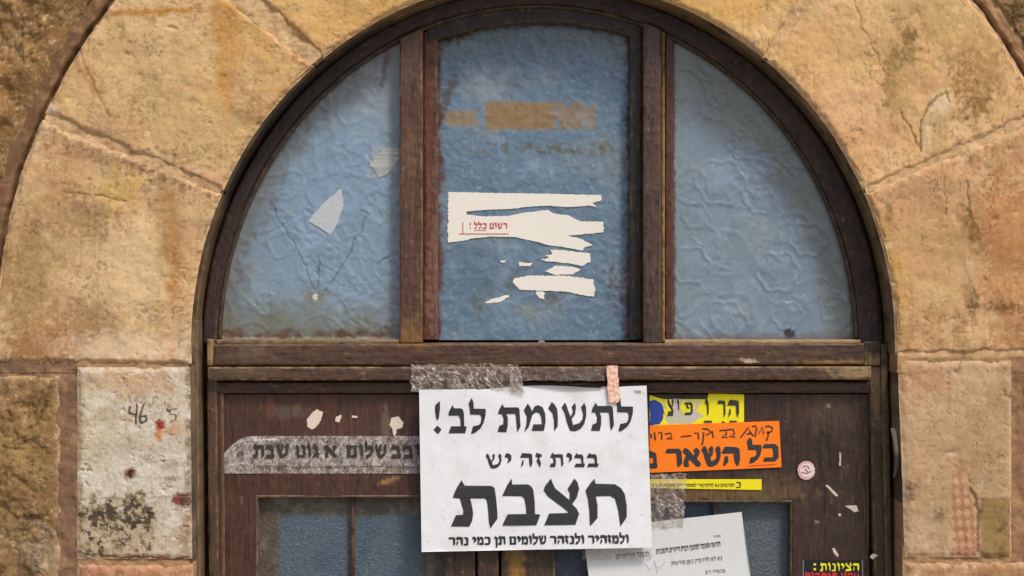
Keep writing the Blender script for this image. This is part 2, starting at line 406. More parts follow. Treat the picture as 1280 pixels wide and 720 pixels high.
CRACKS = [
    ([(1124,135),(1140,165),(1150,188)], 1.2, (130,84,50), .8), ([(1150,190),(1152,150),(1160,135),(1170,120),(1182,116),(1186,128)], 1.5, (118,88,60), .75),
    ([(1068,0),(1080,40),(1098,72),(1100,82)], 1.0, (150,104,64), .7), ([(98,60),(118,108),(136,146)], 1.5, (150,100,62), .6),
    ([(1180,220),(1183,270)], .9, (120,86,56), .7), ([(1208,225),(1212,262),(1222,290)], 1.4, (110,80,44), .7), ([(1170,410),(1215,385)], .8, (216,184,140), .7),
    ([(80,240),(130,245),(158,252)], .9, (120,84,54), .8), ([(1214,610),(1224,640),(1222,690)], 2.2, (84,62,40), .75),
    ([(1200,450),(1201,462)], .8, (120,80,56), .7), ([(1175,452),(1176,462)], .8, (120,80,56), .6),
    ([(52,500),(60,496),(52,520)], 2.2, (70,50,34), .6), ([(0,560),(30,545),(60,560)], 1.2, (90,66,42), .5), ([(30,662),(50,655),(66,672)], 2.0, (80,60,42), .6),
    # hand-lettered numbers on the white jamb
    ([(162,508),(161,517),(170,518)], 1.3, (50,42,36), .95), ([(171,506),(170,530)], 1.3, (50,42,36), .95),
    ([(180,505),(174,522),(177,529),(183,526),(182,520),(176,521)], 1.4, (50,42,36), .95),
    ([(209,512),(211,514)], 1.9, (60,50,44), .9), ([(222,511),(213,512),(212,518),(219,519),(220,525),(212,528)], .9, (66,56,48), .85),
    ([(165,585),(185,578),(205,576)], .7, (140,122,104), .6), ([(165,597),(236,599)], .6, (150,134,116), .6),
    ([(95,624),(150,622),(238,621)], .9, (140,124,106), .7), ([(95,690),(130,696),(236,698)], 1.2, (72,54,42), .8),
]
def stone_hf(seed, amp=.0025, chip=.006, rock=0):
    def hf(px, py, e, u, v):
        h = amp*fbm(px, py, 90, 4, seed+50, .55) + .0008*fbm(px, py, 20, 4, seed+51, .6) + .0003*fbm(px, py, 6, 3, seed+52, .6)
        h = h - .0012*sst(.35, .8, fbm(px, py, 9, 3, seed+55, .6)) - .0025*sst(.5, .85, fbm(px, py, 24, 4, seed+57, .6))
        q = e + 3.*fbm(px, py, 16, 4, seed+61, .6)
        h = h - chip*(1-sst(-1, 7, q))
        if rock:
            f, cid = cells(px + 14*fbm(px, py, 30, 3, seed+70), py + 14*fbm(px, py, 30, 3, seed+71), 42, seed)
            f2, cid2 = cells(px+8*fbm(px, py, 16, 2, seed+74), py, 17, seed+4)
            r = .7*fbm(px, py, 70, 5, seed+72, .58) + .5*(cid-.5) - .35*f + .22*(cid2-.5) - .12*f2
            dome = sst(0, 38, e)
            h = h + rock*(dome*(.75+r) )
        for pts, wd, colr, st in CRACKS[:12]:
            xs = [p[0] for p in pts]; ys = [p[1] for p in pts]
            box = (px > min(xs)-15) & (px < max(xs)+15) & (py > min(ys)-15) & (py < max(ys)+15)
            if box.any(): h[box] -= .0012*pline(px[box], py[box], pts, wd, 3)
        return h
    return hf

wall = thing('stone_wall', 'weathered tan limestone wall whose arch stones curve round the brown doorway', 'wall', (0, 0, 0))
R = math.radians
Ein = ell(CX, CY, 441, 458); Eout = ell(680, 430, 688, 688)
arch = [  # inner t0,t1  outer T0,T1 (degrees, left to right), base colour, seed
    (183.2,155.8, 182.0,155.9, (208,175,130), 11), (155.2,130.6, 155.2,134.0, (210,174,122), 23),
    (128.7,104.0, 130.6,104.0, (214,172,108), 37), (103.4,77.5, 103.4,77.5, (206,164,104), 41), (76.9,51.3, 76.9,54.1, (216,172,106), 53),
    (50.6,24.9, 52.8,24.9, (222,181,128), 67), (24.3,-1.6, 24.3,-1.0, (200,157,110), 79)]
for a0, a1, b0, b1, base, seed in arch:
    mp_, Ln = arcmap(Ein, Eout, 0, 245, 560, R(a0), R(a1), R(b0), R(b1))
    vis = seed in (11, 23, 67, 79, 53, 37)
    st = 1.7 if vis else 5
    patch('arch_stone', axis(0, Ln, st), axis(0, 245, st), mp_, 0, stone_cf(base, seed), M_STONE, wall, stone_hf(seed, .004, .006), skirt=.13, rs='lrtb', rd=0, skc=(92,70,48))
# jamb stones on both sides of the door
def rect_stone(x0, x1, y0, y1, base, seed, rock=0, step=2.4, skirt=.08, feat=True, chip=.006, mapf=None, mat=None, **k):
    return patch('wall_stone', axis(x0, x1, step), axis(y0, y1, step), mapf or idm, 0, stone_cf(base, seed, feat=feat, **k),
                 mat or (M_ROCK if rock else M_STONE), wall, stone_hf(seed, .002, chip, rock), skirt=skirt, rs='lrtb', rd=0)
def jamb_cf(px, py, e, u, v):
    c = stone_cf((194,182,160), 91, dark=(160,140,116), lite=(216,208,194), streak=.08, feat=False)(px, py, e, u, v)
    c = features(px, py, c)
    c = mix(c, (218,210,196), sst(.15, .3, fbm(px, py, 34, 5, 92, .65))*.6); c = mix(c, (156,134,108), sst(.3, .42, fbm(px, py, 22, 5, 95, .65))*.45)
    env = np.maximum(blob(px, py, 122, 662, 24, 38, 0, .2, .5, 12, 5), blob(px, py, 166, 655, 30, 40, 0, .2, .5, 12, 6)); env = np.maximum(env, blob(px, py, 145, 668, 44, 26, 0, .2, .4, 12, 7)*.8)
    env2 = blob(px, py, 148, 640, 44, 22, 0, .4, .4, 10, 8)
    sp = fbm(px, py, 6, 4, 301, .7)
    c = mix(c, (176,150,112), env*.5)
    c = mix(c, (50,42,32), np.clip(env*sst(-.1, .14, .75*fbm(px, py, 12, 5, 303, .75)+.13-.26*(1-env2)), 0, 1)*.92)
    c = mix(c, (120,98,60), env*sst(.1, .5, fbm(px, py, 9, 3, 305))*.5)
    for cx, cy, rx, ry, colr in ((200,531,5.5,7,(150,44,32)), (198,544,4,8,(200,132,88)), (163,592,7,6,(140,86,50)), (163,592,4,4.5,(44,32,26)), (228,625,10,8,(92,58,38)), (221,625,4,4.5,(140,60,50))):
        c = mix(c, colr, blob(px, py, cx, cy, rx, ry, 0, .45, .6, 5, 7)*.9)
    c = details(px, py, c)
    return np.clip(c, .004, .9)
lmap = lambda u, v: (u + .012*(v-458)*np.clip((u-96)/141., 0, 1), v)
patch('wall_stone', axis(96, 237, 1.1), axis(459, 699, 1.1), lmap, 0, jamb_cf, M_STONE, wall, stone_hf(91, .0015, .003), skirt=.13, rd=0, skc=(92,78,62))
def rj_cf(px, py, e, u, v):
    c = stone_cf((184,152,116), 97, dark=(150,118,84), lite=(206,180,148), streak=.12)(px, py, e, u, v)
    # rust-stained speckled wedge and olive patch
    xw = 1191; tri = sst(xw-2, xw, px)*sst(1224, 1218, px-.0*(py)+np.clip((650-py)*.33, 0, 60))*sst(588, 592, py)*sst(700, 694, py)
    msh = .5+.5*np.sin((px+py)*1.5)*np.sin((px-py)*1.5); c = mix(c, (168,112,82), tri*.7); c = mix(c, (206,168,134), tri*sst(.45, .7, msh)*.75)
    ol = sst(1224, 1228, px+3*fbm(px, py, 12, 3, 404))*sst(620, 624, py)*sst(1264, 1262, px)
    c = mix(c, (140,112,58), ol*.75); c = mix(c, (90,74,46), ol*sst(.1, .6, fbm(px, py, 14, 4, 407))*.6)
    return np.clip(c, .004, .9)
rmap = lambda u, v: (u + .035*(v-452)*np.clip((1265-u)/142., 0, 1), v)
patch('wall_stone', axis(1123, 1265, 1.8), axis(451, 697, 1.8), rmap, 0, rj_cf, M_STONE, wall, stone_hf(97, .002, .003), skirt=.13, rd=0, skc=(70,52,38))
rect_stone(-190, 74, 470, 742, (132,104,70), 103, rock=.016, step=2.2, dark=(84,62,40), lite=(170,142,96), streak=.1, mat=M_ROCK)
rect_stone(1281, 1500, 452, 720, (146,112,78), 109, rock=.010, step=4, dark=(96,70,46), streak=.1)
rect_stone(96, 240, 706, 960, (176,122,92), 113, step=3, skirt=.13, dark=(140,92,70), lite=(200,160,130))
rect_stone(1131, 1300, 703, 950, (172,132,98), 117, step=3, skirt=.13)
rect_stone(-190, 88, 750, 1010, (140,108,74), 121, rock=.014, step=4, dark=(84,62,40))
# stones outside the ring: rock faced, cut to the curve
def fieldmap(side, y0, y1, rr=706):
    def f(u, v):
        yy = v; dx = np.sqrt(np.maximum(rr*rr-(430-yy)**2, 1))
        if side < 0:
            xr = 680-dx; x = xr + (u-1)*(xr+260)       # u 0..1 from x=-260 to the ring
            x = -260 + u*(xr+260)
        else:
            xl = 680+dx; x = xl + u*(1560-xl)
        return x, v
    return f
for side, y0, y1, sd, base in ((-1,-60,226,131,(136,106,66)), (-1,236,448,133,(140,108,70)), (1,-60,150,137,(176,142,96)), (1,160,446,139,(170,130,86))):
    U = np.concatenate([np.linspace(0, .5, 50), np.linspace(.505, 1, 110)]) if side < 0 else np.concatenate([np.linspace(0, .3, 90), np.linspace(.305, 1, 60)])
    f0 = fieldmap(side, y0, y1)
    def mm(u, v, f0=f0, s=side): return f0(u, v)
    def hh(px, py, e, u, v, sd=sd, s=side, y0=y0, y1=y1):
        ee = np.minimum(np.minimum((1-u)*300 if s < 0 else u*300, v-y0), y1-v)
        return stone_hf(sd, .002, .008, .020 if s < 0 else .006)(px, py, ee, u, v)
    def cc(px, py, e, u, v, sd=sd, b=base, s=side, y0=y0, y1=y1):
        ee = np.minimum(np.minimum((1-u)*300 if s < 0 else u*300, v-y0), y1-v)
        return stone_cf(b, sd, dark=(82,60,36), lite=(176,142,92), streak=.25)(px, py, ee, u, v)
    patch('wall_stone', U, axis(y0, y1, 2.6), mm, 0, cc, M_ROCK, wall, hh, skirt=.08, rd=0, rs='')
# the courses beyond the picture
def course(xa, xb, ya, yb, seed):
    x = xa; k = 0; r = random.Random(seed)
    while x < xb-40:
        wd = min(r.uniform(230, 360), xb-x)
        if xb-x-wd < 90: wd = xb-x
        rect_stone(x+4, x+wd-4, ya+4, yb-4, (176+r.randint(-16,16),138+r.randint(-12,12),96), seed*7+k, rock=.012, step=16, feat=False, dark=(96,70,44))
        x += wd; k += 1
for i, y in enumerate((-980,-720,-460)): course(-1300, 2600, y, y+256, 200+i)
course(-1300, 60, -200, -64, 211); course(1300, 2600, -200, -64, 213); 
for i, (ya, yb) in enumerate(((-64,190),(190,448),(456,724),(728,1010))):
    course(-1300, -264 if i < 2 else -194, ya, yb, 220+i); course(1564 if i < 2 else 1504, 2600, ya, yb, 230+i)
for i, (ya, yb) in enumerate(((1010,1290),(1290,1560),(1560,1830),(1830,2195))):
    course(-1300, 240, ya, yb, 240+i); course(1136, 2600, ya, yb, 250+i)
rect_stone(1304, 1500, 728, 1004, (160,124,86), 261, rock=.01, step=14, feat=False)
# mortar bed behind and between the stones, as one sheet round the opening
def mortar_cf(px, py, e, u, v):
    c = np.ones(px.shape+(3,))*lin((172,136,98))
    r = ring_r(px, py); up = (py < 446)
    inn = (r < 688) & up
    c = mix(c, (212,176,130), inn*1.0)
    c = mix(c, (116,86,62), ((r >= 686) & up & (px < 400))*.95)
    c = mix(c, (172,132,98), ((r >= 686) & up & (px > 900))*.95)
    c = mix(c, (120,92,74), ((px < 97) & (py >= 446))*.9)
    c = mix(c, (150,112,84), ((px > 1262) & (py >= 446))*.9)
    c = mix(c, (164,128,86), sst(.0, .5, fbm(px, py, 22, 5, 500, .6))*.5); c = mix(c, (108,84,58), sst(.2, .5, fbm(px, py, 9, 5, 503, .65))*.45)
    c = mix(c, (178,140,104), sst(.1, .5, -fbm(px, py, 30, 4, 505, .65))*.5)
    c = mix(c, (226,196,164), sst(.2, .7, fbm(px, py, 15, 4, 507, .6))*.45*(inn*.9+.25))
    return np.clip(c, .004, .9)
def mortar_hf(px, py, e, u, v):
    r = ring_r(px, py)
    h = .004*fbm(px, py, 26, 5, 520, .62) + .0012*fbm(px, py, 6, 3, 525, .6)
    up = py < 446
    out = sst(692, 704, r)*up
    h = h - .0035
    h = h - .016*np.exp(-((r-691-2*fbm(px, py, 30, 3, 527))/2.4)**2)*up*(.5+.5*sst(-.3, .2, fbm(px, py, 60, 3, 529)))                    # the open crack along the back of the arch
    return h
t = np.linspace(R(186), R(-6), 620)
mo, Ln = arcmap(ell(CX, CY, 444, 461), ell(680, 430, 1000, 1000), 0, 560, 560, R(184.5), R(-4.5), R(182), R(-2))
patch('mortar', axis(0, Ln, 3.4), np.concatenate([np.linspace(0, 300, 30, endpoint=False), np.linspace(300, 330, 25, endpoint=False), np.linspace(330, 560, 80)]), mo, 0, mortar_cf, M_MORTAR, wall, mortar_hf, skirt=.1, rd=0)
patch('mortar', axis(-330, 236, 3), axis(440, 760, 3), idm, .001, mortar_cf, M_MORTAR, wall, mortar_hf, skirt=.1, rd=0)
patch('mortar', axis(1129, 1640, 3), axis(440, 760, 3), idm, .001, mortar_cf, M_MORTAR, wall, mortar_hf, skirt=.1, rd=0)
def quad_box(name, x0, x1, y0, y1, z0, z1, mat, parent, colr=None):
    co = np.array([(x,y,z) for x in (x0,x1) for y in (y0,y1) for z in (z0,z1)], float)
    q = [(0,4,5,1),(2,3,7,6),(0,1,3,2),(4,6,7,5),(0,2,6,4),(1,5,7,3)]
    c = np.ones((8,3))*lin(colr) if colr else None
    return link(name, np_mesh(name, co, q, c, mat, False), parent)
def zz(py): return ZC+(360-py)/1000
for (x0, x1, ya, yb) in ((-1320,238,440,2210), (1130,2620,440,2210), (-1320,-300,-1000,440), (1660,2620,-1000,440), (-300,1660,-1000,-560)):
    quad_box('mortar', (x0-640)/1000, (x1-640)/1000, .007, .35, zz(yb), zz(ya)-.0005, M_MORTAR, wall, (150,116,88))
# core of the wall behind the ring, ending at the arch
n = 96; ts = np.linspace(R(184), R(-4), n); xi, yi = ell(CX, CY, 446, 463)(ts); xo = 680+1030*np.cos(ts); yo = 430-1030*np.sin(ts)
co = []
for (xx, yy) in ((xi, yi), (xo, yo)):
    for dd in (.02, .35):
        X, Z = (xx-640)/1000, ZC+(360-yy)/1000; co.append(np.stack([X, np.full(n, dd), Z], -1))
co = np.concatenate(co); i = np.arange(n-1)
q = np.concatenate([np.stack([a+i, a+i+1, b_+i+1, b_+i], -1) for a, b_ in ((0, 2*n), (n, 3*n), (0, n))])
link('mortar', np_mesh('mortar', co, q, np.ones((len(co),3))*lin((150,116,88)), M_MORTAR, False), wall)

# ------------------------------------------------------------------ painted wood
def wood_cf(base, gr='v', seed=0, wear=.35, dust=.35, wearc=(150,122,86), dark=(24,15,12), feats=()):
    def cf(px, py, e, u, v):
        c = np.ones(px.shape+(3,))*lin(base)
        if gr == 'v': s, a = py, px
        elif gr == 'h': s, a = px, py
        else: s, a = u, v
        g = fbm(a, s, 4, 4, seed, .6, 160); g2 = fbm(a, s, 12, 4, seed+4, .6, 90)
        c = mix(c, dark, sst(.05, .8, g)*.5); c = mix(c, dark, sst(.2, .8, g2)*.45)
        m = fbm(px, py, 28, 5, seed+9, .65)
        c = mix(c, (108,78,56), sst(.18, .8, m)*dust*.7)
        c = mix(c, (96,50,38), sst(.15, .8, fbm(px, py, 40, 4, seed+14, .6))*.3)
        c = mix(c, (112,88,60), sst(.3, .7, fbm(a, s, 2.2, 3, seed+19, .7, 60))*dust*.7)
        c = mix(c, (160,140,116), sst(.62, .8, fbm(px, py, 5, 3, seed+23, .6))*.5*dust)
        ch = fbm(a, s, 5, 4, seed+27, .7, 22); c = mix(c, (142,116,88), sst(.6, .68, ch)*.6*min(1, dust*2)); c = mix(c, (18,11,9), sst(.46, .52, -ch)*.7)
        q = e + 2.6*fbm(px, py, 14, 4, seed+31, .75)
        c = mix(c, wearc, (1-sst(-.2, 1.8, q))*wear)
        for f in feats:
            cx, cy, rx, ry, rot, colr, st, so, nn, ns = f
            k = blob(px, py, cx, cy, rx, ry, rot, so, nn, ns, seed)
            if k.any(): c = mix(c, colr, k*st)
        return np.clip(c, .003, .9)
    return cf
def wood_hf(seed, amp=.0003):
    return lambda px, py, e, u, v: amp*fbm(px, py, 8, 3, seed+77, .6) + amp*2*fbm(px, py, 90, 2, seed+79)
frame = thing('door_frame', 'old brown wooden arched door frame holding three blue obscure glass fanlight panes', 'door frame', (.04, .05, 0))
BR = (66,45,36); PU = (50,31,29); MU = (84,55,40)
# dark backing added behind the gaps so they stay black, arched and straight
mp_, Ln = arcmap(ell(677, 430, 405, 430), ell(CX, CY, 447, 464), 0, 46, 440, R(180), R(0))
patch('gap_backing', axis(0, Ln, 8), axis(0, 46, 6), mp_, .12, wood_cf((36,24,18), 'a', 1, 0), M_WOODA, frame, skirt=.01)
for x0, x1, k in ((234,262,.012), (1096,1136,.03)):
    patch('gap_backing', axis(x0, x1, 6), axis(430, 2190, 20), lambda u, v: (u, v), .12, wood_cf((36,24,18), 'v', 2, 0), M_WOODV, frame, skirt=.01)
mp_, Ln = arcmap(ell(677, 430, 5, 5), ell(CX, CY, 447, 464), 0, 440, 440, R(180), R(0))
patch('leak_blocker', axis(0, Ln, 30), axis(0, 440, 60), mp_, .14, wood_cf((30,22,18), 'a', 1, 0), M_WOODA, frame, skirt=.02, rd=0)  # dark sheet added behind the fanlight to block sky light through gaps
patch('leak_blocker', axis(232, 1140, 60), axis(430.5, 2200, 60), idm, .14, wood_cf((30,22,18), 'v', 1, 0), M_WOODV, frame, skirt=.02, rd=0)  # the same added sheet behind the leaves, blocking light from behind
# arched members: outer moulding, then the broad arch
for nm, (a1, b1, c1), (a2, b2, c2), d, base, wr, sd in (
        ('arch_moulding', (434,450,679), (439.5,456,679), .030, (84,68,46), .5, 61),
        ('arch_rail', (402,426,672.5), (425,446.5,678.5), .060, PU, .22, 62)):
    mp_, Ln = arcmap(ell(c1, CY, a1, b1), ell(c2, CY, a2, b2), 0, a2-a1, 430, R(180), R(0))
    patch(nm, axis(0, Ln, 2.2), np.linspace(0, a2-a1, 14 if a2-a1 > 12 else 8), mp_, d,
          wood_cf(base, 'a', sd, wr, .4, dark=(18,12,12), feats=[(350,150,60,170,40,(36,26,22),.85,.4,.5,40), (1000,100,50,140,-40,(70,54,36),.4,.5,.9,20)]), M_WOODA, frame, wood_hf(sd, .0005), skirt=.05, rr=3.5, rd=.003)  # dark blob at upper left paints the gap's black shade onto the members
mp_, Ln = arcmap(ell(672.5, CY, 396.5, 420.5), ell(672.5, CY, 401.4, 425.4), 0, 5, 430, R(179), R(1))
patch('glazing_bead', axis(0, Ln, 2.5), np.linspace(0, 5, 5), mp_, .066, wood_cf((48,36,32), 'a', 64, .25, .6), M_WOODA, frame, skirt=.02)
# outer casing down the sides, leaning a little; near-black strips paint the gaps' shade
for x0, x1, d, ln, base, sd, y0 in ((237.5,247.5,.03,.010,(98,84,66),65,400), (258.5,270.5,.05,.010,(76,56,40),66,430), (247.8,258,.085,.010,(30,20,15),67,430),
        (1102,1110.5,.046,.022,(78,64,44),68,430), (1087.5,1101.5,.05,.024,(66,50,32),69,457), (1110.8,1118,.09,.03,(26,18,14),70,430)):
    patch('moulding_and_gap_shade', axis(x0, x1, 1.6), np.concatenate([axis(y0, 760, 2.5), np.linspace(800, 2190, 40)]), lambda u, v, l=ln: (u+l*(np.minimum(v, 760)-470), v), d,
          wood_cf(base, 'v', sd, .55, .55, feats=[(1095,468,16,16,0,(150,122,84),.75,.5,1.0,9), (1098,500,8,30,0,(140,112,70),.5,.5,1.2,9)]), M_WOODV, frame, wood_hf(sd, .0006), skirt=.05, rr=3, rd=.0025)
# mullions
def vpatch(nm, x0, x1, y0f, y1, d, base, sd, wr=.35, **k):
    """upright whose top follows y0f(x)"""
    V = np.concatenate([[0, .004, .01], np.linspace(.02, 1, 170)])
    yf = y0f if callable(y0f) else (lambda x: np.full(np.shape(x), float(y0f)))
    return patch(nm, axis(x0, x1, 2), V, lambda u, v: (u, yf(u)*(1-v)+y1*v), d, wood_cf(base, 'v', sd, wr, .45, **k), M_WOODV, frame, wood_hf(sd, .0006), skirt=.045, rs='lr', rr=3, rd=.0025)
etop = lambda cx, a, b: (lambda x: CY - b*np.sqrt(np.clip(1-((x-cx)/a)**2, 0, 1)))
vpatch('mullion', 499.5, 528, etop(675.5, 399, 424), 428, .050, MU, 81, .5, feats=[(515,420,18,20,0,(128,92,40),.6,.6,.9,12), (512,190,10,30,0,(110,84,60),.5,.7,1.0,10)])
vpatch('mullion', 804.5, 826.5, etop(675.5, 399, 424), 428, .050, (76,54,47), 82, .35)
vpatch('mullion_bead', 827.2, 831, etop(675.5, 398, 423), 427, .058, (92,66,44), 83, .9, wearc=(186,146,92))
vpatch('mullion_bead', 831.5, 842, etop(675.5, 397, 421), 426, .068, (80,44,32), 84, .3)
# centre sash, set back
vpatch('sash_stile', 529.5, 547, etop(675.5, 396, 418), 424, .074, (88,50,38), 85, .5, feats=[(534,200,4,200,0,(104,56,40),.5,.6,.6,14), (541,330,6,90,0,(150,110,100),.35,.5,1.4,7)])
vpatch('sash_stile', 787, 803.5, etop(675.5, 396, 418), 424, .070, (30,20,17), 86, .2)  # near black: shade of the right-hand recess put into the paint
mp_, Ln = arcmap(ell(675.5, CY, 392, 402), ell(675.5, CY, 399, 425.5), 0, 24, 430, R(111), R(70))
patch('sash_head', axis(0, Ln, 2.5), axis(0, 24, 2.5), mp_, .072, wood_cf((34,24,22), 'a', 87, .3, .5), M_WOODA, frame, wood_hf(87), skirt=.03)
# rails below the fanlight
RF = [(310,440,26,8,0,(112,92,74),.5,.7,1.0,10), (1062,443,24,12,0,(46,32,24),.7,.6,1.0,10), (520,428,30,8,0,(132,92,36),.6,.6,.8,9), (1040,455,44,5,0,(150,118,70),.7,.6,.8,10), (935,451,10,2.5,0,(196,176,150),.8,.5,1.0,5)]
patch('transom_rail', axis(268, 1080, 2.2), axis(429.5, 456.5, 2), lambda u, v: (u, v-.0015*(u-640)), .040, wood_cf((78,51,36), 'h', 91, .5, .4, feats=RF), M_WOODH, frame, wood_hf(91, .0006), skirt=.05, rs='tb', rr=3, rd=.003)
patch('transom_moulding', axis(260, 1089, 2.2), axis(458.5, 475.5, 1.8), lambda u, v: (u, v-.001*(u-640)), .036, wood_cf((76,53,38), 'h', 92, .7, .55, wearc=(172,138,94), feats=RF[1:]+[(1070,468,26,10,0,(150,124,86),.8,.5,1.2,9), (300,466,40,6,0,(104,86,60),.5,.7,1.0,8)]), M_WOODH, frame, wood_hf(92, .0006), skirt=.05, rs='tb', rr=3, rd=.003)
patch('transom_corner', axis(1080.3, 1101, 2), axis(427, 457, 2), idm, .044, wood_cf((58,42,30), 'v', 93, .5, .8, feats=[(1090,452,12,8,0,(158,130,90),.6,.5,1.0,8)]), M_WOODV, frame, wood_hf(93), skirt=.05)
patch('transom_corner', axis(258.5, 267.7, 1.6), axis(424, 457.5, 1.6), idm, .043, wood_cf((92,70,44), 'v', 94, .6, .9, feats=[(263,440,5,12,0,(176,144,96),.7,.5,.7,5)]), M_WOODV, frame, wood_hf(94, .001), skirt=.04)
patch('door_stop', axis(271, 1087, 2.4), axis(477.5, 491.5, 1.8), lambda u, v: (u, v-.0004*(u-640)), .052, wood_cf((72,48,36), 'h', 95, .45, .45), M_WOODH, frame, wood_hf(95, .0005), skirt=.02, rs='tb', rr=3, rd=.003)
# pale glazing beads at the foot of the two side panes
for x0, x1, sd in ((271,499,96), (831,1076,97)):
    patch('glazing_bead', axis(x0, x1, 2), axis(424.5, 429.2, .9), idm, .052, wood_cf((156,128,88) if sd == 97 else (122,100,70), 'h', sd, .5, .4, dark=(96,66,42)), M_WOODH, frame, wood_hf(sd, .0008), skirt=.02, rs='t')
patch('threshold', axis(260, 1104, 40), axis(2170, 2200, 10), idm, .02, wood_cf((90,80,66), 'h', 98), M_WOODH, frame, skirt=.12)

# ------------------------------------------------------------------ embossed glass
_er = random.Random(12)
def emboss(px, py, seed, n=60, box=(270,500,40,425)):
    wt, wn_ = {901: (1.2, .45), 913: (.95, .25), 927: (.7, .8)}[seed]
    """pressed pattern of round blossoms and curling leaves"""
    r_ = random.Random(seed); h = np.zeros(px.shape)
    X = px + 7*fbm(px, py, 34, 3, seed+1); Y = py + 7*fbm(px, py, 34, 3, seed+2)
    for i in range(n):
        cx = r_.uniform(box[0], box[1]); cy = r_.uniform(box[2], box[3]); s = r_.uniform(12, 27); a = r_.uniform(0, 6.28)
        dx = X-cx; dy = Y-cy; r = np.hypot(dx, dy); mk = r < s*1.9
        if not mk.any(): continue
        dx = dx[mk]; dy = dy[mk]; r = r[mk]; th = np.arctan2(dy, dx)
        k = i % 3
        if k == 0:      # blossom: disc with a raised rim and petals
            z = .8*np.exp(-((r-s)/2.9)**2) + .35*(r < s)*np.cos(5*th+a)*np.sin(r/s*3.1) + .5*np.exp(-(r/(s*.3))**2)
        elif k == 1:    # curl
            sp = r - (s*.35 + s*.9*((th-a) % 6.283)/6.283); z = .8*np.exp(-(sp/2.6)**2)*(r < s*1.5)
        else:           # leaf with a vein
            u = dx*math.cos(a)+dy*math.sin(a); v = -dx*math.sin(a)+dy*math.cos(a)
            wv = s*.55*np.sqrt(np.clip(1-(u/(s*1.6))**2, 0, 1)); z = .7*np.exp(-((np.abs(v)-wv)/2.4)**2)*(np.abs(u) < s*1.6) - .4*np.exp(-(v/1.6)**2)*(np.abs(u) < s*1.5)
        h[mk] += z
    h = np.tanh(h*.9)
    if seed == 913:
        for cx, cy, r0 in ((900,228,30), (862,332,24), (972,340,26), (905,402,27), (1010,300,22), (950,250,18), (985,395,18), (870,270,16), (930,180,20)):
            xx_ = px*.75+X*.25; yy_ = py*.75+Y*.25; r = np.hypot(xx_-cx, (yy_-cy)*1.1); th = np.arctan2(yy_-cy, xx_-cx)
            h += 1.1*np.exp(-((r-r0*(1+.08*np.cos(6*th)))/2.6)**2) + 1.3*(r < r0)*(1-(r/r0)**2)
    h = h*wt + wn_*(.7*fbm(px, py, 15, 3, seed+5) + .6*(1-np.abs(fbm(px, py, 24, 3, seed+6))*3.5).clip(0, 1))
    return h
def glass_cf(base, seed, feats=(), extra=None, edge=(128,132,126), eb=True):
    def cf(px, py, e, u, v):
        c = np.ones(px.shape+(3,))*lin(base)
        c = mix(c, (146,164,182), sst(.0, .8, fbm(px, py, 60, 4, seed, .6))*.5); c = mix(c, (86,106,124), sst(.1, .8, -fbm(px, py, 30, 5, seed+3, .6))*.45); c = mix(c, (136,144,140), sst(.0, .5, fbm(px, py, 80, 4, seed+11, .6))*.3)
        c = mix(c, (56,72,88), sst(.35, .8, fbm(px, py, 6, 4, seed+6, .7))*.35)
        c = mix(c, (180,190,198), sst(.35, .7, fbm(px, py, 7, 4, seed+8, .7))*.35)
        for f in feats:
            cx, cy, rx, ry, rot, colr, st, so, nn, ns = f
            k = blob(px, py, cx, cy, rx, ry, rot, so, nn, ns, seed)
            if k.any(): c = mix(c, colr, k*st)
        if extra: c = extra(px, py, c)
        return np.clip(c, .003, .9)
    return cf
EM = .0008
# left pane
def left_extra(px, py, c):
    x, y = px, py
    # grime band along the curved edge and the foot
    rr = np.hypot((px-675.5)/398, (py-430)/425)
    k = sst(.90, .985, rr+.03*fbm(px, py, 24, 4, 31)); c = mix(c, (104,100,92), k*.7)
    k = sst(372, 416, py+16*fbm(px, py, 40, 4, 33)); c = mix(c, (112,110,90), k*.75)
    k = sst(408, 418, py+6*fbm(px, py, 16, 4, 35)); c = mix(c, (92,58,38), k*sst(-.3, .4, fbm(px, py, 30, 3, 36)+.2)*.85)
    k = sst(420, 424, py+2*fbm(px, py, 10, 3, 37)); c = mix(c, (196,184,158), k*.6)
    for pts in CR_L: c = mix(c, (72,88,98), pline(px, py, pts, 1.1, 3)*.6)
    k = sst(484, 497, px+6*fbm(px, py, 20, 3, 39)); c = mix(c, (140,140,146), k*.45)
    k = blob(px, py, 482, 80, 4, 26, 8, .5, .6, 8); c = mix(c, (90,36,38), k*.7)
    return c
CR_L = [[(338,252),(350,278),(372,312),(394,362)], [(460,268),(440,310),(424,340),(405,364)], [(399,362),(398,320)], [(462,268),(450,262)], [(470,330),(486,322)]]
def inell(cx, a, b, yb):
    def f(u, v): return u, v
    return f
def pane(nm, x0, x1, yb, d, cf, sd, nseed, box, parent, label=None, amp=EM, cracks=(), step=1.35, top=None):
    U = np.linspace(x0, x1, int((x1-x0)/step)); V = np.linspace(0, 1, int(400/step))
    yf = top or etop(675.5, 402, 429)
    def mpf(u, v):
        y0 = yf(u); return u, y0*(1-v)+yb*v
    def hf(px, py, e, u, v):
        h = amp*emboss(px, py, sd, nseed, box)
        for pts in cracks: h = h - .0006*pline(px, py, pts, .8, 2)
        return h
    o = patch(nm, U, V, mpf, d, cf, M_GLASS, parent, hf, skirt=.004, rd=0)
    if label: o['label'] = label
    return o
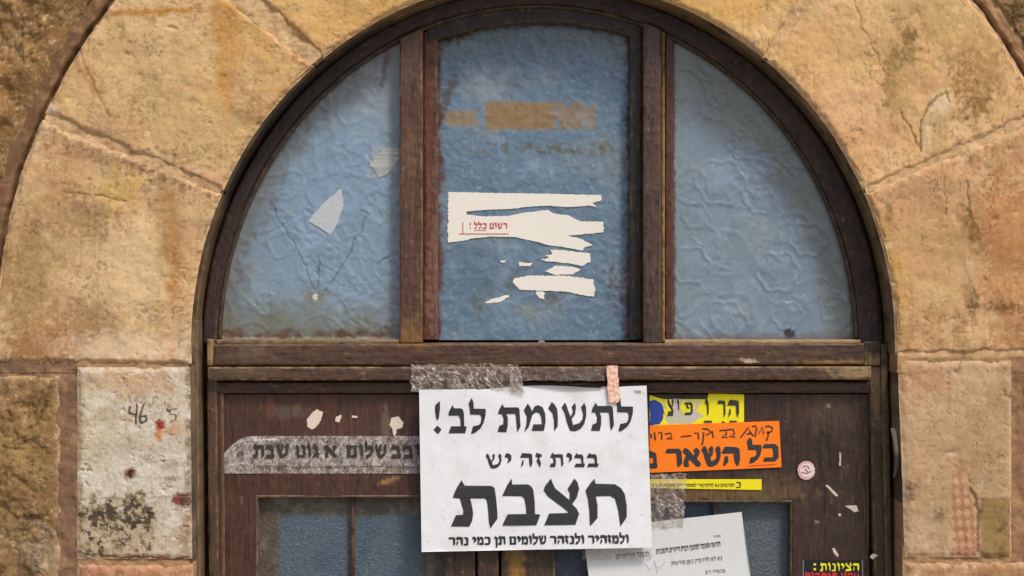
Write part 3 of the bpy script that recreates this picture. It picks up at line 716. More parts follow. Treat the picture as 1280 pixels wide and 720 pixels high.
LF = [(394,370,14,9,0,(128,120,92),.8,.6,.8,8), (394,371,3.5,3.5,0,(228,226,220),.95,.3,.5,3), (366,263,5,5,0,(120,128,110),.7,.5,.6,5),
      (478,203,18,18,0,(176,180,182),.6,.5,.9,8), (330,260,20,30,20,(112,128,146),.5,.8,.8,14), (470,110,26,50,0,(150,160,172),.5,.8,.8,18),
      (345,395,60,18,0,(110,112,90),.5,.8,.9,16), (410,240,90,90,0,(128,156,186),.35,.9,.6,40)]
pane('glass_pane', 270, 500, 426, .078, glass_cf((124,146,166), 401, LF, left_extra), 901, 70, (270,500,40,425), frame, cracks=CR_L, label='grimy left pane with a star-shaped break and radiating cracks',
     top=lambda x: CY - 429*np.sqrt(np.clip(1-((x-675.5)/409)**2, 0, 1)))
def right_extra(px, py, c):
    rr = np.hypot((px-675.5)/398, (py-430)/425)
    k = sst(.86, .93, rr+.03*fbm(px, py, 24, 4, 41)); c = mix(c, (112,116,112), k*.75)
    k = sst(412, 424, py+5*fbm(px, py, 16, 4, 45)); c = mix(c, (110,92,84), k*.6)
    k = sst(870, 845, px+9*fbm(px, py, 20, 4, 47, .6)); c = mix(c, (126,136,138), k*.5)
    k = sst(846, 842, px+3*fbm(px, py, 8, 4, 48, .6)); c = mix(c, (78,48,38), k*.8)
    c = mix(c, (40,34,32), blob(px, py, 987, 417, 7, 6, 30, .4, .9, 5)*.85)
    return c
RFt = [(900,225,14,12,0,(132,154,172),.5,.6,.4,10), (910,150,44,22,30,(126,126,108),.5,.7,.9,14), (880,80,50,50,30,(98,106,110),.55,.8,.7,20), (855,120,12,30,0,(136,146,148),.5,.6,.8,10)]
pane('glass_pane', 842, 1074, 426, .078, glass_cf((120,140,156), 411, RFt, right_extra), 913, 48, (842,1074,60,425), frame,
     top=lambda x: CY - 429*np.sqrt(np.clip(1-((x-675.5)/402)**2, 0, 1)))
def mid_extra(px, py, c):
    # ochre band of old backing paper, then a row of glue marks
    n = 1.4*fbm(px, py, 9, 4, 51, .65)
    band = sst(126, 129, py+1.2*n)*sst(164, 160, py+1.5*n)
    core = band*sst(604, 610, px+2*n)*sst(694, 690, px)
    c = mix(c, (146,112,58), core*.85*(.85+.15*np.clip(1+n, 0, 1)))
    c = mix(c, (146,114,64), band*sst(690, 696, px)*sst(749, 742, px)*sst(-.35, .25, fbm(px, py, 22, 3, 53)+.15)*.65)
    b2 = sst(136, 140, py+2*n)*sst(159, 155, py+2*n)*sst(554, 558, px)*sst(600, 592, px)
    c = mix(c, (146,118,72), b2*.7)
    row = sst(176, 180, py)*sst(194, 190, py)*sst(585, 600, px)*sst(772, 762, px)
    c = mix(c, (98,100,78), row*sst(-.15, .12, fbm(px, py, 11, 3, 57, .6)-.25*(px < 650))*.8)
    k = sst(96, 28, py+14*fbm(px, py, 40, 4, 59)); c = mix(c, (74,84,86), k*.75)  # darker top: shadow of the arch head painted into the glass
    # peeling brown paint down both sides
    k = sst(556, 547, px+9*fbm(px, py, 26, 5, 61, .65)-6*sst(90, 30, py)); c = mix(c, (84,48,38), k*.9)
    k = sst(776, 787, px+8*fbm(px, py, 14, 5, 63, .65)); c = mix(c, (58,46,44), k*sst(-.4, .3, fbm(px, py, 9, 4, 66)+.15)*.9)
    k = blob(px, py, 777, 375, 16, 38, -20, .4, .8, 8); c = mix(c, (82,76,86), k*sst(-.3, .3, fbm(px, py, 6, 3, 67))*.8)
    k = blob(px, py, 560, 118, 6, 26, 20, .4, .7, 8); c = mix(c, (74,54,46), k*.7)
    k = blob(px, py, 560, 44, 26, 12, 0, .5, .7, 9); c = mix(c, (60,44,46), k*.8)
    return c
MF = [(597,378,6,18,4,(104,112,80),.65,.5,.8,7), (614,345,7,20,0,(100,116,104),.5,.6,.9,8), (642,352,8,18,30,(86,96,90),.6,.5,.9,6), (660,388,10,6,0,(130,140,110),.6,.5,.9,6),
      (690,372,10,9,0,(92,90,80),.6,.4,1.0,5), (600,345,40,36,0,(84,104,122),.5,.8,.6,16), (600,110,26,18,0,(150,158,160),.45,.7,.9,12), (640,110,8,14,0,(96,112,128),.6,.4,.5,6), (700,85,16,16,0,(110,132,150),.5,.6,.7,8)]
pane('glass_pane', 541, 793, 425, .090, glass_cf((98,122,144), 421, MF, mid_extra), 927, 75, (545,790,20,425), frame, label='centre pane with an ochre strip and torn white paper',
     top=lambda x: CY - 412*np.sqrt(np.clip(1-((x-675.5)/396)**2, 0, 1)))

# ------------------------------------------------------------------ the two door leaves
leafL = thing('door_leaf', 'left brown door leaf with two blue hammered glass panes, behind grey taped banner', 'door', (-.2, .06, 0), 'leaves of the brown double door')
leafR = thing('door_leaf', 'right brown door leaf carrying the orange and yellow stickers', 'door', (.27, .06, 0), 'leaves of the brown double door')
def wp(nm, x0, x1, y0, y1, d, base, gr, sd, parent, rs='', wr=.4, dust=.35, step=2.6, skirt=.03, lean=0, feats=(), rd=.0018, **k):
    long_v = np.concatenate([axis(y0, min(y1, 770), step), np.linspace(min(y1, 770)+20, y1, 12)]) if y1 > 800 else axis(y0, y1, step)
    return patch(nm, axis(x0, x1, step), long_v, lambda u, v: (u+lean*(np.minimum(v, 770)-480), v), d, wood_cf(base, gr, sd, wr, dust, feats=feats, **k), M_WOODV if gr == 'v' else M_WOODH, parent, wood_hf(sd, .0004), skirt=skirt, rs=rs, rr=2.5, rd=rd)
CHIP_L = [(339,507,6,14,0,(112,52,38),.7,.4,.8,6), (411,505,9,10,0,(96,44,34),.7,.4,.9,6), (360,515,26,7,0,(104,92,74),.5,.6,.9,8), (482,535,5,26,0,(120,108,88),.6,.4,.6,6), (486,601,12,3,-20,(170,130,84),.7,.5,.9,5), (420,560,90,30,0,(92,60,50),.4,.8,.7,20)]
wp('hanging_stile', 271, 279, 492, 2160, .054, (74,50,38), 'v', 141, leafL, 'lr', lean=.008)
wp('door_board', 280, 321, 620, 2160, .060, (72,43,32), 'v', 142, leafL, '', wr=.9, feats=CHIP_L, lean=0, wearc=(150,128,104))
wp('door_board', 280, 556, 493, 620, .060, (72,43,32), 'v', 142, leafL, '', wr=.9, feats=CHIP_L, wearc=(170,150,124))
DF = [(1040,515,30,20,0,(86,68,50),.5,.8,.7,14), (900,618,90,7,0,(128,98,56),.6,.6,1.0,9), (960,608,40,12,0,(96,76,48),.6,.7,1.0,10), (966,505,6,9,-30,(40,28,22),.6,.4,.6,4), (990,558,3,3,0,(36,26,20),.6,.4,.6,4),
      (1036,507,3,2,0,(150,140,120),.8,.4,.6,3), (1021,653,2,2,0,(150,140,120),.7,.4,.6,3), (1016,610,4,2,0,(34,26,22),.6,.4,.6,4)]
wp('door_board', 991, 1086.5, 626, 2160, .060, (54,36,26), 'v', 145, leafR, '', lean=0, feats=DF, wr=.3, dust=.3)
wp('door_board', 698, 1086.5, 493, 626, .060, (54,36,26), 'v', 145, leafR, '', feats=DF, wr=.3, dust=.3)
# meeting stiles and cover strips in the middle
wp('meeting_stile', 556.5, 594, 493, 2160, .052, (66,48,36), 'v', 146, leafL, 'lr', dust=.5)
wp('cover_strip', 597, 623, 493, 2160, .047, (64,44,34), 'v', 147, leafR, 'lr')
wp('meeting_stile', 626.5, 694, 493, 2160, .054, (66,50,36), 'v', 148, leafR, 'lr', dust=.5, feats=[(645,705,9,40,0,(160,116,52),.85,.5,.8,9), (640,694,10,8,0,(120,96,48),.6,.5,.8,8)])
# lower boards under the windows
wp('door_board', 321.3, 556, 1290, 2160, .060, (76,52,40), 'v', 151, leafL, '', step=20); wp('door_board', 694.3, 990.5, 1290, 2160, .060, (66,50,38), 'v', 152, leafR, '', step=20)
# windows: bars and hammered panes with a grubby margin
def hammer_cf(x0, x1, y0, seed, mL, mT, mR, base=(80,94,106), olive=(84,76,62)):
    def cf(px, py, e, u, v):
        c = np.ones(px.shape+(3,))*lin(base)
        c = mix(c, (120,136,150), sst(.25, .7, fbm(px, py, 3.2, 3, seed, .7))*.55); c = mix(c, (48,68,96), sst(.1, .7, fbm(px, py, 40, 3, seed+3))*.4)
        n = 4*fbm(px, py, 22, 4, seed+5, .6)
        L_ = x0+mL-px; T_ = y0+mT-py; R_ = px-(x1-mR)
        rr = 16.
        dx = np.maximum(np.maximum(L_, R_)+rr, 0); dy = np.maximum(T_+rr, 0)
        dd = np.hypot(dx, dy)-rr
        k = sst(-5, 5, dd+n*.8)
        g = np.ones(px.shape+(3,))*lin(olive)
        g = mix(g, (126,116,108), sst(-.1, .6, fbm(px, py, 26, 4, seed+9, .6))*.7); g = mix(g, (56,46,34), sst(.1, .7, fbm(px, py, 14, 4, seed+12, .6))*.6)
        return np.clip(c*(1-k[..., None]) + g*k[..., None], .003, .9)
    return cf
def wpane(x0, x1, y0, seed, mL, mT, mR, parent, **k):
    patch('glass_pane', np.linspace(x0, x1, int((x1-x0)/1.6)), np.concatenate([np.linspace(y0, 740, 85), np.linspace(760, 1290, 14)]), idm, .078, hammer_cf(x0, x1, y0, seed, mL, mT, mR, **k), M_HAMMER, parent, None, skirt=.004, rd=0)
wpane(318, 438.5, 618, 601, 31, 25, 0, leafL); wpane(441.5, 560, 618, 603, 2, 25, 34, leafL)
wpane(694, 795, 622, 605, 2, 3, 0, leafR, base=(66,80,94)); wpane(799, 891, 622, 607, 0, 3, 0, leafR, base=(70,86,104)); wpane(895.5, 996, 622, 609, 0, 2, 4, leafR, base=(84,94,100), olive=(110,108,98))
for x, y0, ln, p in ((437.6, 621, 0, leafL), (794.5, 627, 0, leafR), (890.6, 627, 0, leafR)):
    wp('glazing_bar', x, x+5, y0-6, 1295, .068, (52,36,28), 'v', int(x), p, 'lr', step=1.2, wr=.7, wearc=(110,90,72))
def reveal(x0, x1, y0, y1, p, sd):          # raised putty line around a window
    wp('window_bead', x0, x1, y0, y0+2.6, .0585, (84,64,50), 'h', sd, p, 'tb', step=1, wr=.6, wearc=(140,120,98), rd=.001)
    wp('window_bead', x0, x0+2.4, y0+2.8, y1, .0585, (84,66,52), 'v', sd+1, p, 'lr', step=1, wr=.6, wearc=(140,120,98), rd=.001)
reveal(319.8, 556, 619.2, 1290, leafL, 161)
wp('window_bead', 697, 990, 625.8, 628, .0585, (54,38,28), 'h', 165, leafR, 'tb', step=1.2, wr=.3, rd=.001)
wp('window_bead', 987.8, 990.6, 628.2, 1290, .0585, (40,30,22), 'v', 166, leafR, 'lr', step=1.2, wr=.3, rd=.001)

# ------------------------------------------------------------------ paper, stickers and lettering
def tri_mesh_from(polys, name):
    """triangulate simple polygons given in photo px"""
    from mathutils.geometry import tessellate_polygon
    from mathutils import Vector
    V = []; T = []
    for P in polys:
        b0 = len(V); V += [tuple(p) for p in P]
        for t_ in tessellate_polygon([[Vector((x, -y, 0)) for x, y in P]]): T.append([b0+i for i in t_])
    return V, T
def flat(name, V, T, d, mat, parent, hfun=None, col=None, mapf=None, thick=0):
    V = np.array(V, float); px, py = V[:,0], V[:,1]
    if mapf: px, py = mapf(px, py)
    h = hfun(px, py) if hfun else 0
    X, Z = W(px, py, d)
    co = np.stack([X, np.broadcast_to(d-h, X.shape), Z], -1)
    T = np.array(T); e1 = co[T[:,1]]-co[T[:,0]]; e2 = co[T[:,2]]-co[T[:,0]]
    nrm = np.cross(e1, e2)[:,1]; T[nrm > 0] = T[nrm > 0][:, ::-1]      # face the viewer
    c = None
    if col is not None: c = col(px, py) if callable(col) else np.ones((len(co),3))*lin(col)
    me = np_mesh(name, co, None, c, mat, False, T)
    o = link(name, me, parent)
    if thick:
        md = o.modifiers.new('thickness', 'SOLIDIFY'); md.thickness = thick; md.offset = -1
    return o
def ribbon(lines, wdt):
    V = []; T = []
    for pts in lines:
        P = np.array(pts, float); n_ = len(P); b0 = len(V)
        for i in range(n_):
            t_ = P[min(i+1, n_-1)]-P[max(i-1, 0)]; t_ = t_/max(np.hypot(*t_), 1e-6); nn = np.array([-t_[1], t_[0]])*wdt/2
            V += [tuple(P[i]+nn), tuple(P[i]-nn)]
        for i in range(n_-1):
            a = b0+2*i; T += [[a, a+1, a+3], [a, a+3, a+2]]
    return V, T
G1 = {  # letter outlines, in units of the headline
 '!': [[(138,55),(85,100),(80,160),(92,240),(105,280),(125,250),(138,150)], [(108,335),(155,382),(115,435),(65,385)]],
 'ב': [[(280,100),(240,180),(235,222),(350,222),(370,260),(375,345),(265,345),(235,425),(425,425),(445,345),(415,345),(412,200),(400,155),(375,138),(300,138)]],
 'ל': [[(498,20),(465,85),(478,145),(482,210),(595,212),(610,240),(605,300),(585,330),(515,345),(493,430),(530,425),(600,370),(635,310),(658,220),(660,145),(525,143),(518,60)]],
 'ת': [[(850,90),(812,160),(800,205),(845,208),(865,260),(860,325),(815,340),(795,412),(895,415),(912,340),(912,250),(895,205),(995,205),(1005,240),(1015,370),(1025,415),(1058,350),(1050,220),(1045,150),(1030,130),(870,130)]],
 'מ': [[(1140,85),(1095,165),(1130,235),(1125,330),(1100,415),(1150,360),(1178,270),(1195,215),(1235,187),(1275,200),(1296,250),(1302,325),(1205,325),(1185,400),(1325,400),(1345,300),(1340,200),(1310,130),(1260,105),(1220,120),(1188,175),(1170,130)]],
 'ו': [[(1416,70),(1373,145),(1423,200),(1440,280),(1443,405),(1483,350),(1486,250),(1478,150),(1448,100)]],
 'ש': [[(1568,75),(1528,135),(1563,200),(1588,300),(1608,360),(1628,400),(1688,405),(1748,375),(1788,320),(1810,230),(1808,130),(1788,80),(1750,130),(1773,200),(1768,265),(1733,310),(1658,335),(1643,265),(1683,210),(1693,130),(1683,80),(1643,125),(1658,180),(1633,240),(1603,170),(1588,120)]],
 'ה': [[(425,95),(400,140),(490,140),(495,200),(510,238),(525,190),(522,110),(505,100)], [(425,165),(410,235),(437,205),(437,165)]],
 'ז': [[(565,90),(555,125),(580,140),(565,170),(600,235),(610,190),(590,140),(615,130),(618,108)]],
 'י': [[(262,95),(245,130),(285,150),(270,200),(310,165),(312,120),(290,100)]],
}
def put(ch, x0, x1, y0, y1):
    P = G1[ch]; A = np.array([p for q_ in P for p in q_], float); mn = A.min(0); mx = A.max(0)
    return [[(x0+(x-mn[0])/(mx[0]-mn[0])*(x1-x0), y0+(y-mn[1])/(mx[1]-mn[1])*(y1-y0)) for x, y in q_] for q_ in P]
def L1(polys, ox=0, oy=0): return [[(535+(x+ox)/9.143, 495+(y+oy)/9.143) for x, y in q_] for q_ in polys]

FONT = {
 'ר': [[(8,0),(0,22),(52,22),(60,30),(62,100),(80,80),(78,15),(68,3),(12,3)]],
 'נ': [[(20,0),(5,15),(35,25),(40,82),(8,82),(0,100),(55,100),(60,25),(50,8)]],
 'ם': [[(5,0),(0,20),(80,20),(85,5),(12,5)], [(8,19),(8,81),(26,81),(26,19)], [(62,19),(66,81),(84,81),(82,19)], [(5,80),(5,98),(84,98),(84,80)]],
 'ן': [[(15,0),(0,15),(22,28),(25,140),(40,115),(42,20),(32,6)]],
 'כ': [[(12,0),(0,22),(48,22),(56,32),(58,72),(50,80),(8,80),(2,98),(60,98),(76,80),(76,18),(62,4),(16,4)]],
 'א': [[(8,0),(0,18),(70,98),(85,98),(88,82),(20,4)], [(68,0),(58,14),(66,28),(56,50),(66,58),(84,24),(80,8)], [(18,36),(4,70),(6,98),(24,98),(20,74),(32,50)]],
 'ג': [[(15,0),(2,15),(30,26),(36,60),(40,98),(56,98),(52,20),(42,6)], [(34,60),(6,84),(2,98),(16,98),(40,76)]],
 'ט': [[(5,0),(0,20),(8,28),(12,98),(78,98),(86,78),(86,14),(76,2),(52,2),(44,18),(64,20),(68,30),(68,80),(30,80),(26,20),(16,4)]],
 'ק': [[(8,0),(0,20),(60,20),(66,30),(52,66),(64,70),(84,30),(78,4),(12,4)], [(10,40),(10,130),(26,112),(26,36)]],
 'פ': [[(12,0),(0,22),(48,22),(56,32),(58,72),(50,80),(8,80),(2,98),(60,98),(76,80),(76,18),(62,4),(16,4)], [(20,20),(20,48),(44,54),(48,42),(36,38),(36,20)]],
 'ד': [[(8,0),(0,22),(52,22),(54,100),(72,84),(70,22),(84,20),(86,4),(12,4)]],
 'ס': [[(5,0),(0,20),(62,20),(66,75),(52,80),(30,76),(24,20),(6,20),(14,80),(40,98),(70,94),(84,70),(84,5),(12,5)]],
 'ע': [[(8,0),(0,16),(30,78),(4,84),(0,98),(50,98),(80,70),(84,4),(68,0),(62,14),(68,24),(66,64),(48,76),(24,8)]],
 ':': [[(0,20),(16,20),(16,38),(0,38)], [(0,76),(16,76),(16,94),(0,94)]],
}
def _norm(polys, top, base):
    k = 100./(base-top); mx = min(x for q_ in polys for x, y in q_)
    return [[((x-mx)*k, (y-top)*k) for x, y in q_] for q_ in polys]
for ch in 'בלתמוש': FONT[ch] = _norm(G1[ch], 125 if ch in 'בלת' else 105, 412 if ch in 'בלת' else 403)
for ch in 'הזי': FONT[ch] = _norm(G1[ch], 97, 234)
FONT['!'] = _norm(G1['!'], 90, 420)
FONT['צ'] = _norm([[(132,80),(60,170),(45,220),(90,290),(280,430),(345,490),(110,500),(50,640),(425,632),(470,500),(440,440),(385,385),(440,310),(470,200),(450,120),(412,78),(330,205),(355,250),(355,340),(260,260),(185,200),(150,130)]], 130, 640)
FONT['ח'] = _norm([[(655,80),(600,140),(545,220),(575,330),(590,450),(600,650),(690,550),(690,400),(670,290),(840,285),(900,320),(935,450),(965,650),(1040,540),(1040,400),(1015,260),(970,190),(900,145),(665,140)]], 130, 645)
from mathutils.geometry import tessellate_polygon
from mathutils import Vector
def write(text, x0, x1, yb, yt, d, mat, parent, bold=0., ang=0, hfun=None, name='lettering'):
    x = 0; items = []
    for ch in text:                                   # right to left
        if ch == ' ': x -= 42; continue
        P = FONT[ch]; wd = max(p[0] for q_ in P for p in q_)
        x -= wd; items += [[(px_+x, py_) for px_, py_ in q_] for q_ in P]; x -= 13
    if x < 0: x += 13
    L_ = -x; V = []; T = []; Dp = []
    a = math.radians(ang); cx, cy = (x0+x1)/2, (yb+yt)/2
    for j, q_ in enumerate(items):
        b0 = len(V); xy = [(x1+(px_/L_)*(x1-x0), yt+py_/100.*(yb-yt)) for px_, py_ in q_]
        V += [(cx+(px_-cx)*math.cos(a)-(py_-cy)*math.sin(a), cy+(px_-cx)*math.sin(a)+(py_-cy)*math.cos(a)) for px_, py_ in xy]
        Dp += [(j % 3)*.00003]*len(q_)
        T += [[b0+i for i in t_] for t_ in tessellate_polygon([[Vector((px_, -py_, 0)) for px_, py_ in xy]])]
    if bold:
        V0, T0, D0, k = list(V), list(T), list(Dp), bold*10
        for j, (ox, oy) in enumerate(((-k, 0), (k, 0), (0, -k*.6), (0, k*.6))):
            b0 = len(V); V += [(x_+ox, y_+oy) for x_, y_ in V0]; T += [[b0+i for i in t_] for t_ in T0]; Dp += [q-.0001*(j+1)*.5 for q in D0]
    Dp = np.array(Dp); hb = hfun or (lambda x_, y_: 0)
    return flat(name, V, T, d, mat, parent, lambda x_, y_: hb(x_, y_)+Dp)
rtl = lambda s: s
# --- the big white notice
notice = thing('paper_notice', 'large white notice with bold black Hebrew headline taped across the double door', 'notice', (.027, .034, 1.625))
def nmap(px0, py0):
    pass
ND = .0335
def notice_h(px, py):
    return .0032*np.sin((px-524)/40.)*sst(560, 484, py) + .0022*np.sin((px+py*.6)/58.) + .0007*fbm(px, py, 40, 3, 88) + .0008*np.exp(-((px+.25*py-790)/3.)**2)*sst(600, 690, py) + .0012*sst(640, 690, py)*sst(690, 815, px)
def notice_map(u, v):
    s = (u-524)/284.; t_ = (v-485)/202.
    xt = 524+284*s; yt = 487-5*s + 2.2*np.sin(s*9.4)*np.where((s > .25) & (s < .8), 1, .25)
    xb = 527+288*s; yb = 690-6*s
    return xt*(1-t_)+xb*t_, yt*(1-t_)+yb*t_
def paper_cf(base=(233,234,238), seed=0):
    def f(px, py, e, u, v):
        c = np.ones(px.shape+(3,))*lin(base); n_ = fbm(px, py, 50, 4, seed)
        c = mix(c, (206,202,194), sst(.1, .9, n_)*.4); c = mix(c, (176,160,138), sst(.5, .62, fbm(px, py, 9, 4, seed+4, .7))*.3); return mix(c, (196,188,176), sst(3, 0, e+1.5*fbm(px, py, 7, 3, seed+6))*0+sst(.3, .8, fbm(px, py, 3, 2, seed+8))*.12)
    return f
patch('sheet', np.linspace(524, 808, 110), np.linspace(485, 687, 80), notice_map, ND, paper_cf(seed=7), M_PAPER, notice, lambda px, py, e, u, v: notice_h(px, py), skirt=.0006, rd=0)
polys = L1(G1['!'])+L1(G1['ב'])+L1(G1['ל'])+L1(G1['ת'])+L1(G1['מ'])+L1(G1['ו'])+L1(G1['ש'])+L1(G1['ת'], 1068, -15)+L1(G1['ל'], 1683, -25)
V_, T_ = tri_mesh_from(polys, 'h'); flat('lettering', V_, T_, ND-.0007, M_INK, notice, notice_h)
s3 = lambda x: 600+x/8.; t3 = lambda y: 555+y/8.
polys = []
for ch, x0, x1, y0, y1 in (('ש',55,215,92,247), ('י',245,315,92,200), ('ה',398,525,92,240), ('ז',553,620,88,238), ('ת',698,836,85,232), ('י',860,922,88,190), ('ב',943,1052,88,232), ('ב',1070,1188,86,230)):
    polys += put(ch, s3(x0), s3(x1), t3(y0), t3(y1))
V_, T_ = tri_mesh_from(polys, 'm'); flat('lettering', V_, T_, ND-.0007, M_INK, notice, notice_h)
big = [(560, [[(160,100),(100,200),(55,310),(140,318),(165,400),(185,470),(180,515),(95,520),(35,655),(255,658),(290,590),(302,500),(290,420),(265,318),(440,318),(465,340),(480,450),(490,600),(510,680),(595,560),(590,450),(575,300),(560,200),(535,175),(515,168),(200,165)],
       [(765,80),(710,160),(650,292),(880,292),(915,320),(935,420),(940,505),(715,510),(650,645),(1060,640),(1110,512),(1045,505),(1040,350),(1025,220),(1000,175),(960,150),(770,152)]]),
       (675, [[(132,80),(60,170),(45,220),(90,290),(280,430),(345,490),(110,500),(50,640),(425,632),(470,500),(440,440),(385,385),(440,310),(470,200),(450,120),(412,78),(330,205),(355,250),(355,340),(260,260),(185,200),(150,130)],
       [(655,80),(600,140),(545,220),(575,330),(590,450),(600,650),(690,550),(690,400),(670,290),(840,285),(900,320),(935,450),(965,650),(1040,540),(1040,400),(1015,260),(970,190),(900,145),(665,140)]])]
polys = [[(ox+x/9.6, 590+y/9.6) for x, y in P] for ox, Ps in big for P in Ps]
V_, T_ = tri_mesh_from(polys, 'b'); flat('lettering', V_, T_, ND-.0007, M_INK, notice, notice_h)
write(rtl('ולמזהיר ולנזהר שלומים תן כמי נהר'), 561, 785.5, 680.5, 670, ND-.0007, M_INK, notice, bold=.05, ang=-.9, hfun=notice_h)
write('בסד', 792, 801, 491.5, 488, ND-.0007, M_INKG, notice, hfun=notice_h)

# --- second sheet, tilted, on the right window
sheet2 = thing('paper_notice', 'smaller tilted white sheet of fine print hanging over the right door window', 'notice', (.2, .05, 1.4))
P2 = [(728,662),(927,640),(968,915),(766,940)]
def bil(P, s, t_):
    return ((P[0][0]*(1-s)+P[1][0]*s)*(1-t_)+(P[3][0]*(1-s)+P[2][0]*s)*t_, (P[0][1]*(1-s)+P[1][1]*s)*(1-t_)+(P[3][1]*(1-s)+P[2][1]*s)*t_)
h2 = lambda px, py: .0015*np.sin(px/38.+py/60.)+.001*np.sin(py/30.)
patch('sheet', np.linspace(0, 1, 60), np.linspace(0, 1, 70), lambda u, v: bil(P2, u, v), .050, paper_cf((216,218,218), 9), M_PAPER, sheet2, lambda px, py, e, u, v: h2(px, py), skirt=.0006, rd=0)
write(rtl('הודעה חשובה לתושבי הבית היקרים והשכנים'), 820, 901, 688, 681.5, .0494, M_INK, sheet2, bold=.0, ang=-6.5, hfun=h2)
write(rtl('נא לא להדביק כאן מודעות'), 839, 903, 703.5, 698.5, .0494, M_INKG, sheet2, bold=.0, ang=-6, hfun=h2)
write(rtl('בכבוד רב'), 882, 907, 716.5, 712.5, .0494, M_INKG, sheet2, ang=-5, hfun=h2)
write(rtl('לכבוד הדיירים'), 770, 812, 697, 691, .0494, M_INKG, sheet2, ang=-6, hfun=h2)
write(rtl('בסד'), 891, 901, 671.5, 669, .0494, M_INKG, sheet2, ang=-6, hfun=h2)
V_, T_ = ribbon([[(806,704),(812,712),(818,705),(824,710),(832,702)], [(818,700),(822,716)]], 1.0)
flat('pen_mark', V_, T_, .0494, plain('faded_violet_ink', (192,194,216)), sheet2, h2)

# --- sheets that stick flat: general helper
def poly_sheet(name, P, d, col, mat, parent, thick=.0004, jag=0, seed=0, hfun=None):
    P = list(P); r_ = random.Random(seed)
    if jag:
        Q = []
        for (x0, y0), (x1, y1) in zip(P, P[1:]+P[:1]):
            n_ = max(1, int(math.hypot(x1-x0, y1-y0)/2.2))
            for i in range(n_):
                k = i/n_; j = jag if 0 < i else jag*.3
                Q.append((x0+(x1-x0)*k+r_.uniform(-j, j)*1.6, y0+(y1-y0)*k+r_.uniform(-j, j)*.6))
        P = Q
    V_, T_ = tri_mesh_from([P], name)
    return flat(name, V_, T_, d, mat, parent, hfun, col=col, thick=thick)
def single(name, label, cat, P, d, col, mat, group=None, jag=.5, seed=0, thick=.0005):
    o = poly_sheet(name, P, d, col, mat, None, thick, jag, seed); tag(o, label, cat, group); return o

# grey taped banner on the left leaf
banner = thing('taped_banner', 'long grey banner under crinkled tape with small Hebrew words, left of the big notice', 'banner', (-.24, .058, 1.64))
def banner_cf(px, py, e, u, v):
    cr1, cr2, cn = crinkle(px, py, 7110, 5, 24)
    c = np.ones(px.shape+(3,))*lin((140,124,116))
    wv = fbm(px+12*fbm(px, py, 20, 3, 713), py, 5, 4, 711, .65, 22)
    c = mix(c, (176,168,164), sst(.05, .55, wv)*.8); c = mix(c, (88,74,66), sst(.1, .6, -wv)*.6)
    c = mix(c, (130,110,86), sst(575, 592, py+6*fbm(px, py, 18, 3, 716))*.6)
    c = mix(c, (206,200,196), sst(.45, .7, fbm(px, py, 9, 4, 719, .65))*.8)
    c = mix(c, (196,188,186), cr1**2*.5); c = mix(c, (224,220,220), cr2**4*.7); c = mix(c, (96,78,66), sst(.1, .5, cn)*.5)  # pale crinkle streaks are silvery glints put into the colour
    c = mix(c, (222,218,216), pline(px, py, [(318,549),(345,550)], 1.6, 2)*.8)
    return np.concatenate([c, np.clip(.72+.3*cr1+.3*cr2-.2*sst(.1, .5, cn), 0, 1)[..., None]], -1)
def banner_map(u, v):
    y = v; k = np.clip((318-u)/38., 0, 1); ytop = 545+22*k**2.2
    s = (v-545)/47.; return u, ytop*(1-s)+592*s
M_BAN = painted('crinkled_tape_over_paper', .32, .5, 250, .002, .12, 200, .5)
patch('strip', np.linspace(280, 532, 250), np.linspace(545, 592, 56), banner_map, .0585, banner_cf, M_TAPEV, banner, lambda px, py, e, u, v: .0010*crinkle(px, py, 7110, 5, 24)[0]-.0008, skirt=.0008, rd=0)
for s_, x0, x1 in (('שבת', 316, 360), ('גוט', 370, 398), ('א', 406, 421), ('שלום', 433, 483), ('ובב', 489, 525)):
    write(rtl(s_), x0, x1, 572, 556, .0570, M_MARK, banner, bold=.03)
V_, T_ = ribbon([[(320,583),(400,584),(470,583),(524,584)]], .8); flat('ruled_line', V_, T_, .0570, M_MARK, banner)

# stickers on the right leaf
def sticker(label, P, d, col, jag=0, seed=0, name='sticker', cat='sticker'):
    root = thing(name, label, cat, ((P[0][0]-640)/1000, d, zz(P[2][1])))
    poly_sheet('backing', P, d, col, M_STICK, root, .0004, jag, seed); return root
YE = (240,226,20)
ys = sticker('torn yellow and blue sticker showing above the orange sticker', [(812,494),(829,499),(884,499),(886,492),(930,493),(930,530),(812,533)], .0588, YE, 0)
poly_sheet('blue_emblem', [(812,501),(820,500),(828,506),(830,514),(829,522),(825,530),(812,532)], .0584, (40,66,150), M_STICK, ys, .0003, .6, 3)
poly_sheet('torn_area', [(829,500),(838,502),(842,498),(878,502),(870,514),(880,520),(862,530),(845,529),(836,531),(832,520),(842,515),(829,510)], .0586, (196,190,172), M_STICK, ys, .0002, .8, 4)
poly_sheet('torn_area', [(830,501),(836,500),(842,505),(838,511),(842,517),(836,522),(830,515),(833,508)], .0583, (236,224,30), M_STICK, ys, .0002, .8, 5)
poly_sheet('torn_area', [(852,500),(870,503),(866,515),(854,520),(850,510)], .0583, (232,220,40), M_STICK, ys, .0002, .8, 6)
for s_, x0, x1, yb, yt in (('ה',909,924,522,500), ('ר',897,907,522,500), ('ו',881,886,520,500), ('פ',855,866,519,502), ('ו',846,849,514,500), ('צ',834,842,520,499)):
    write(s_, x0, x1, yb, yt, .0579, M_INK, ys, bold=.0)
V_, T_ = ribbon([[(880,527),(890,527)], [(902,528),(906,528)], [(912,527),(921,527)]], 2.4); flat('lettering', V_, T_, .0579, M_INK, ys)
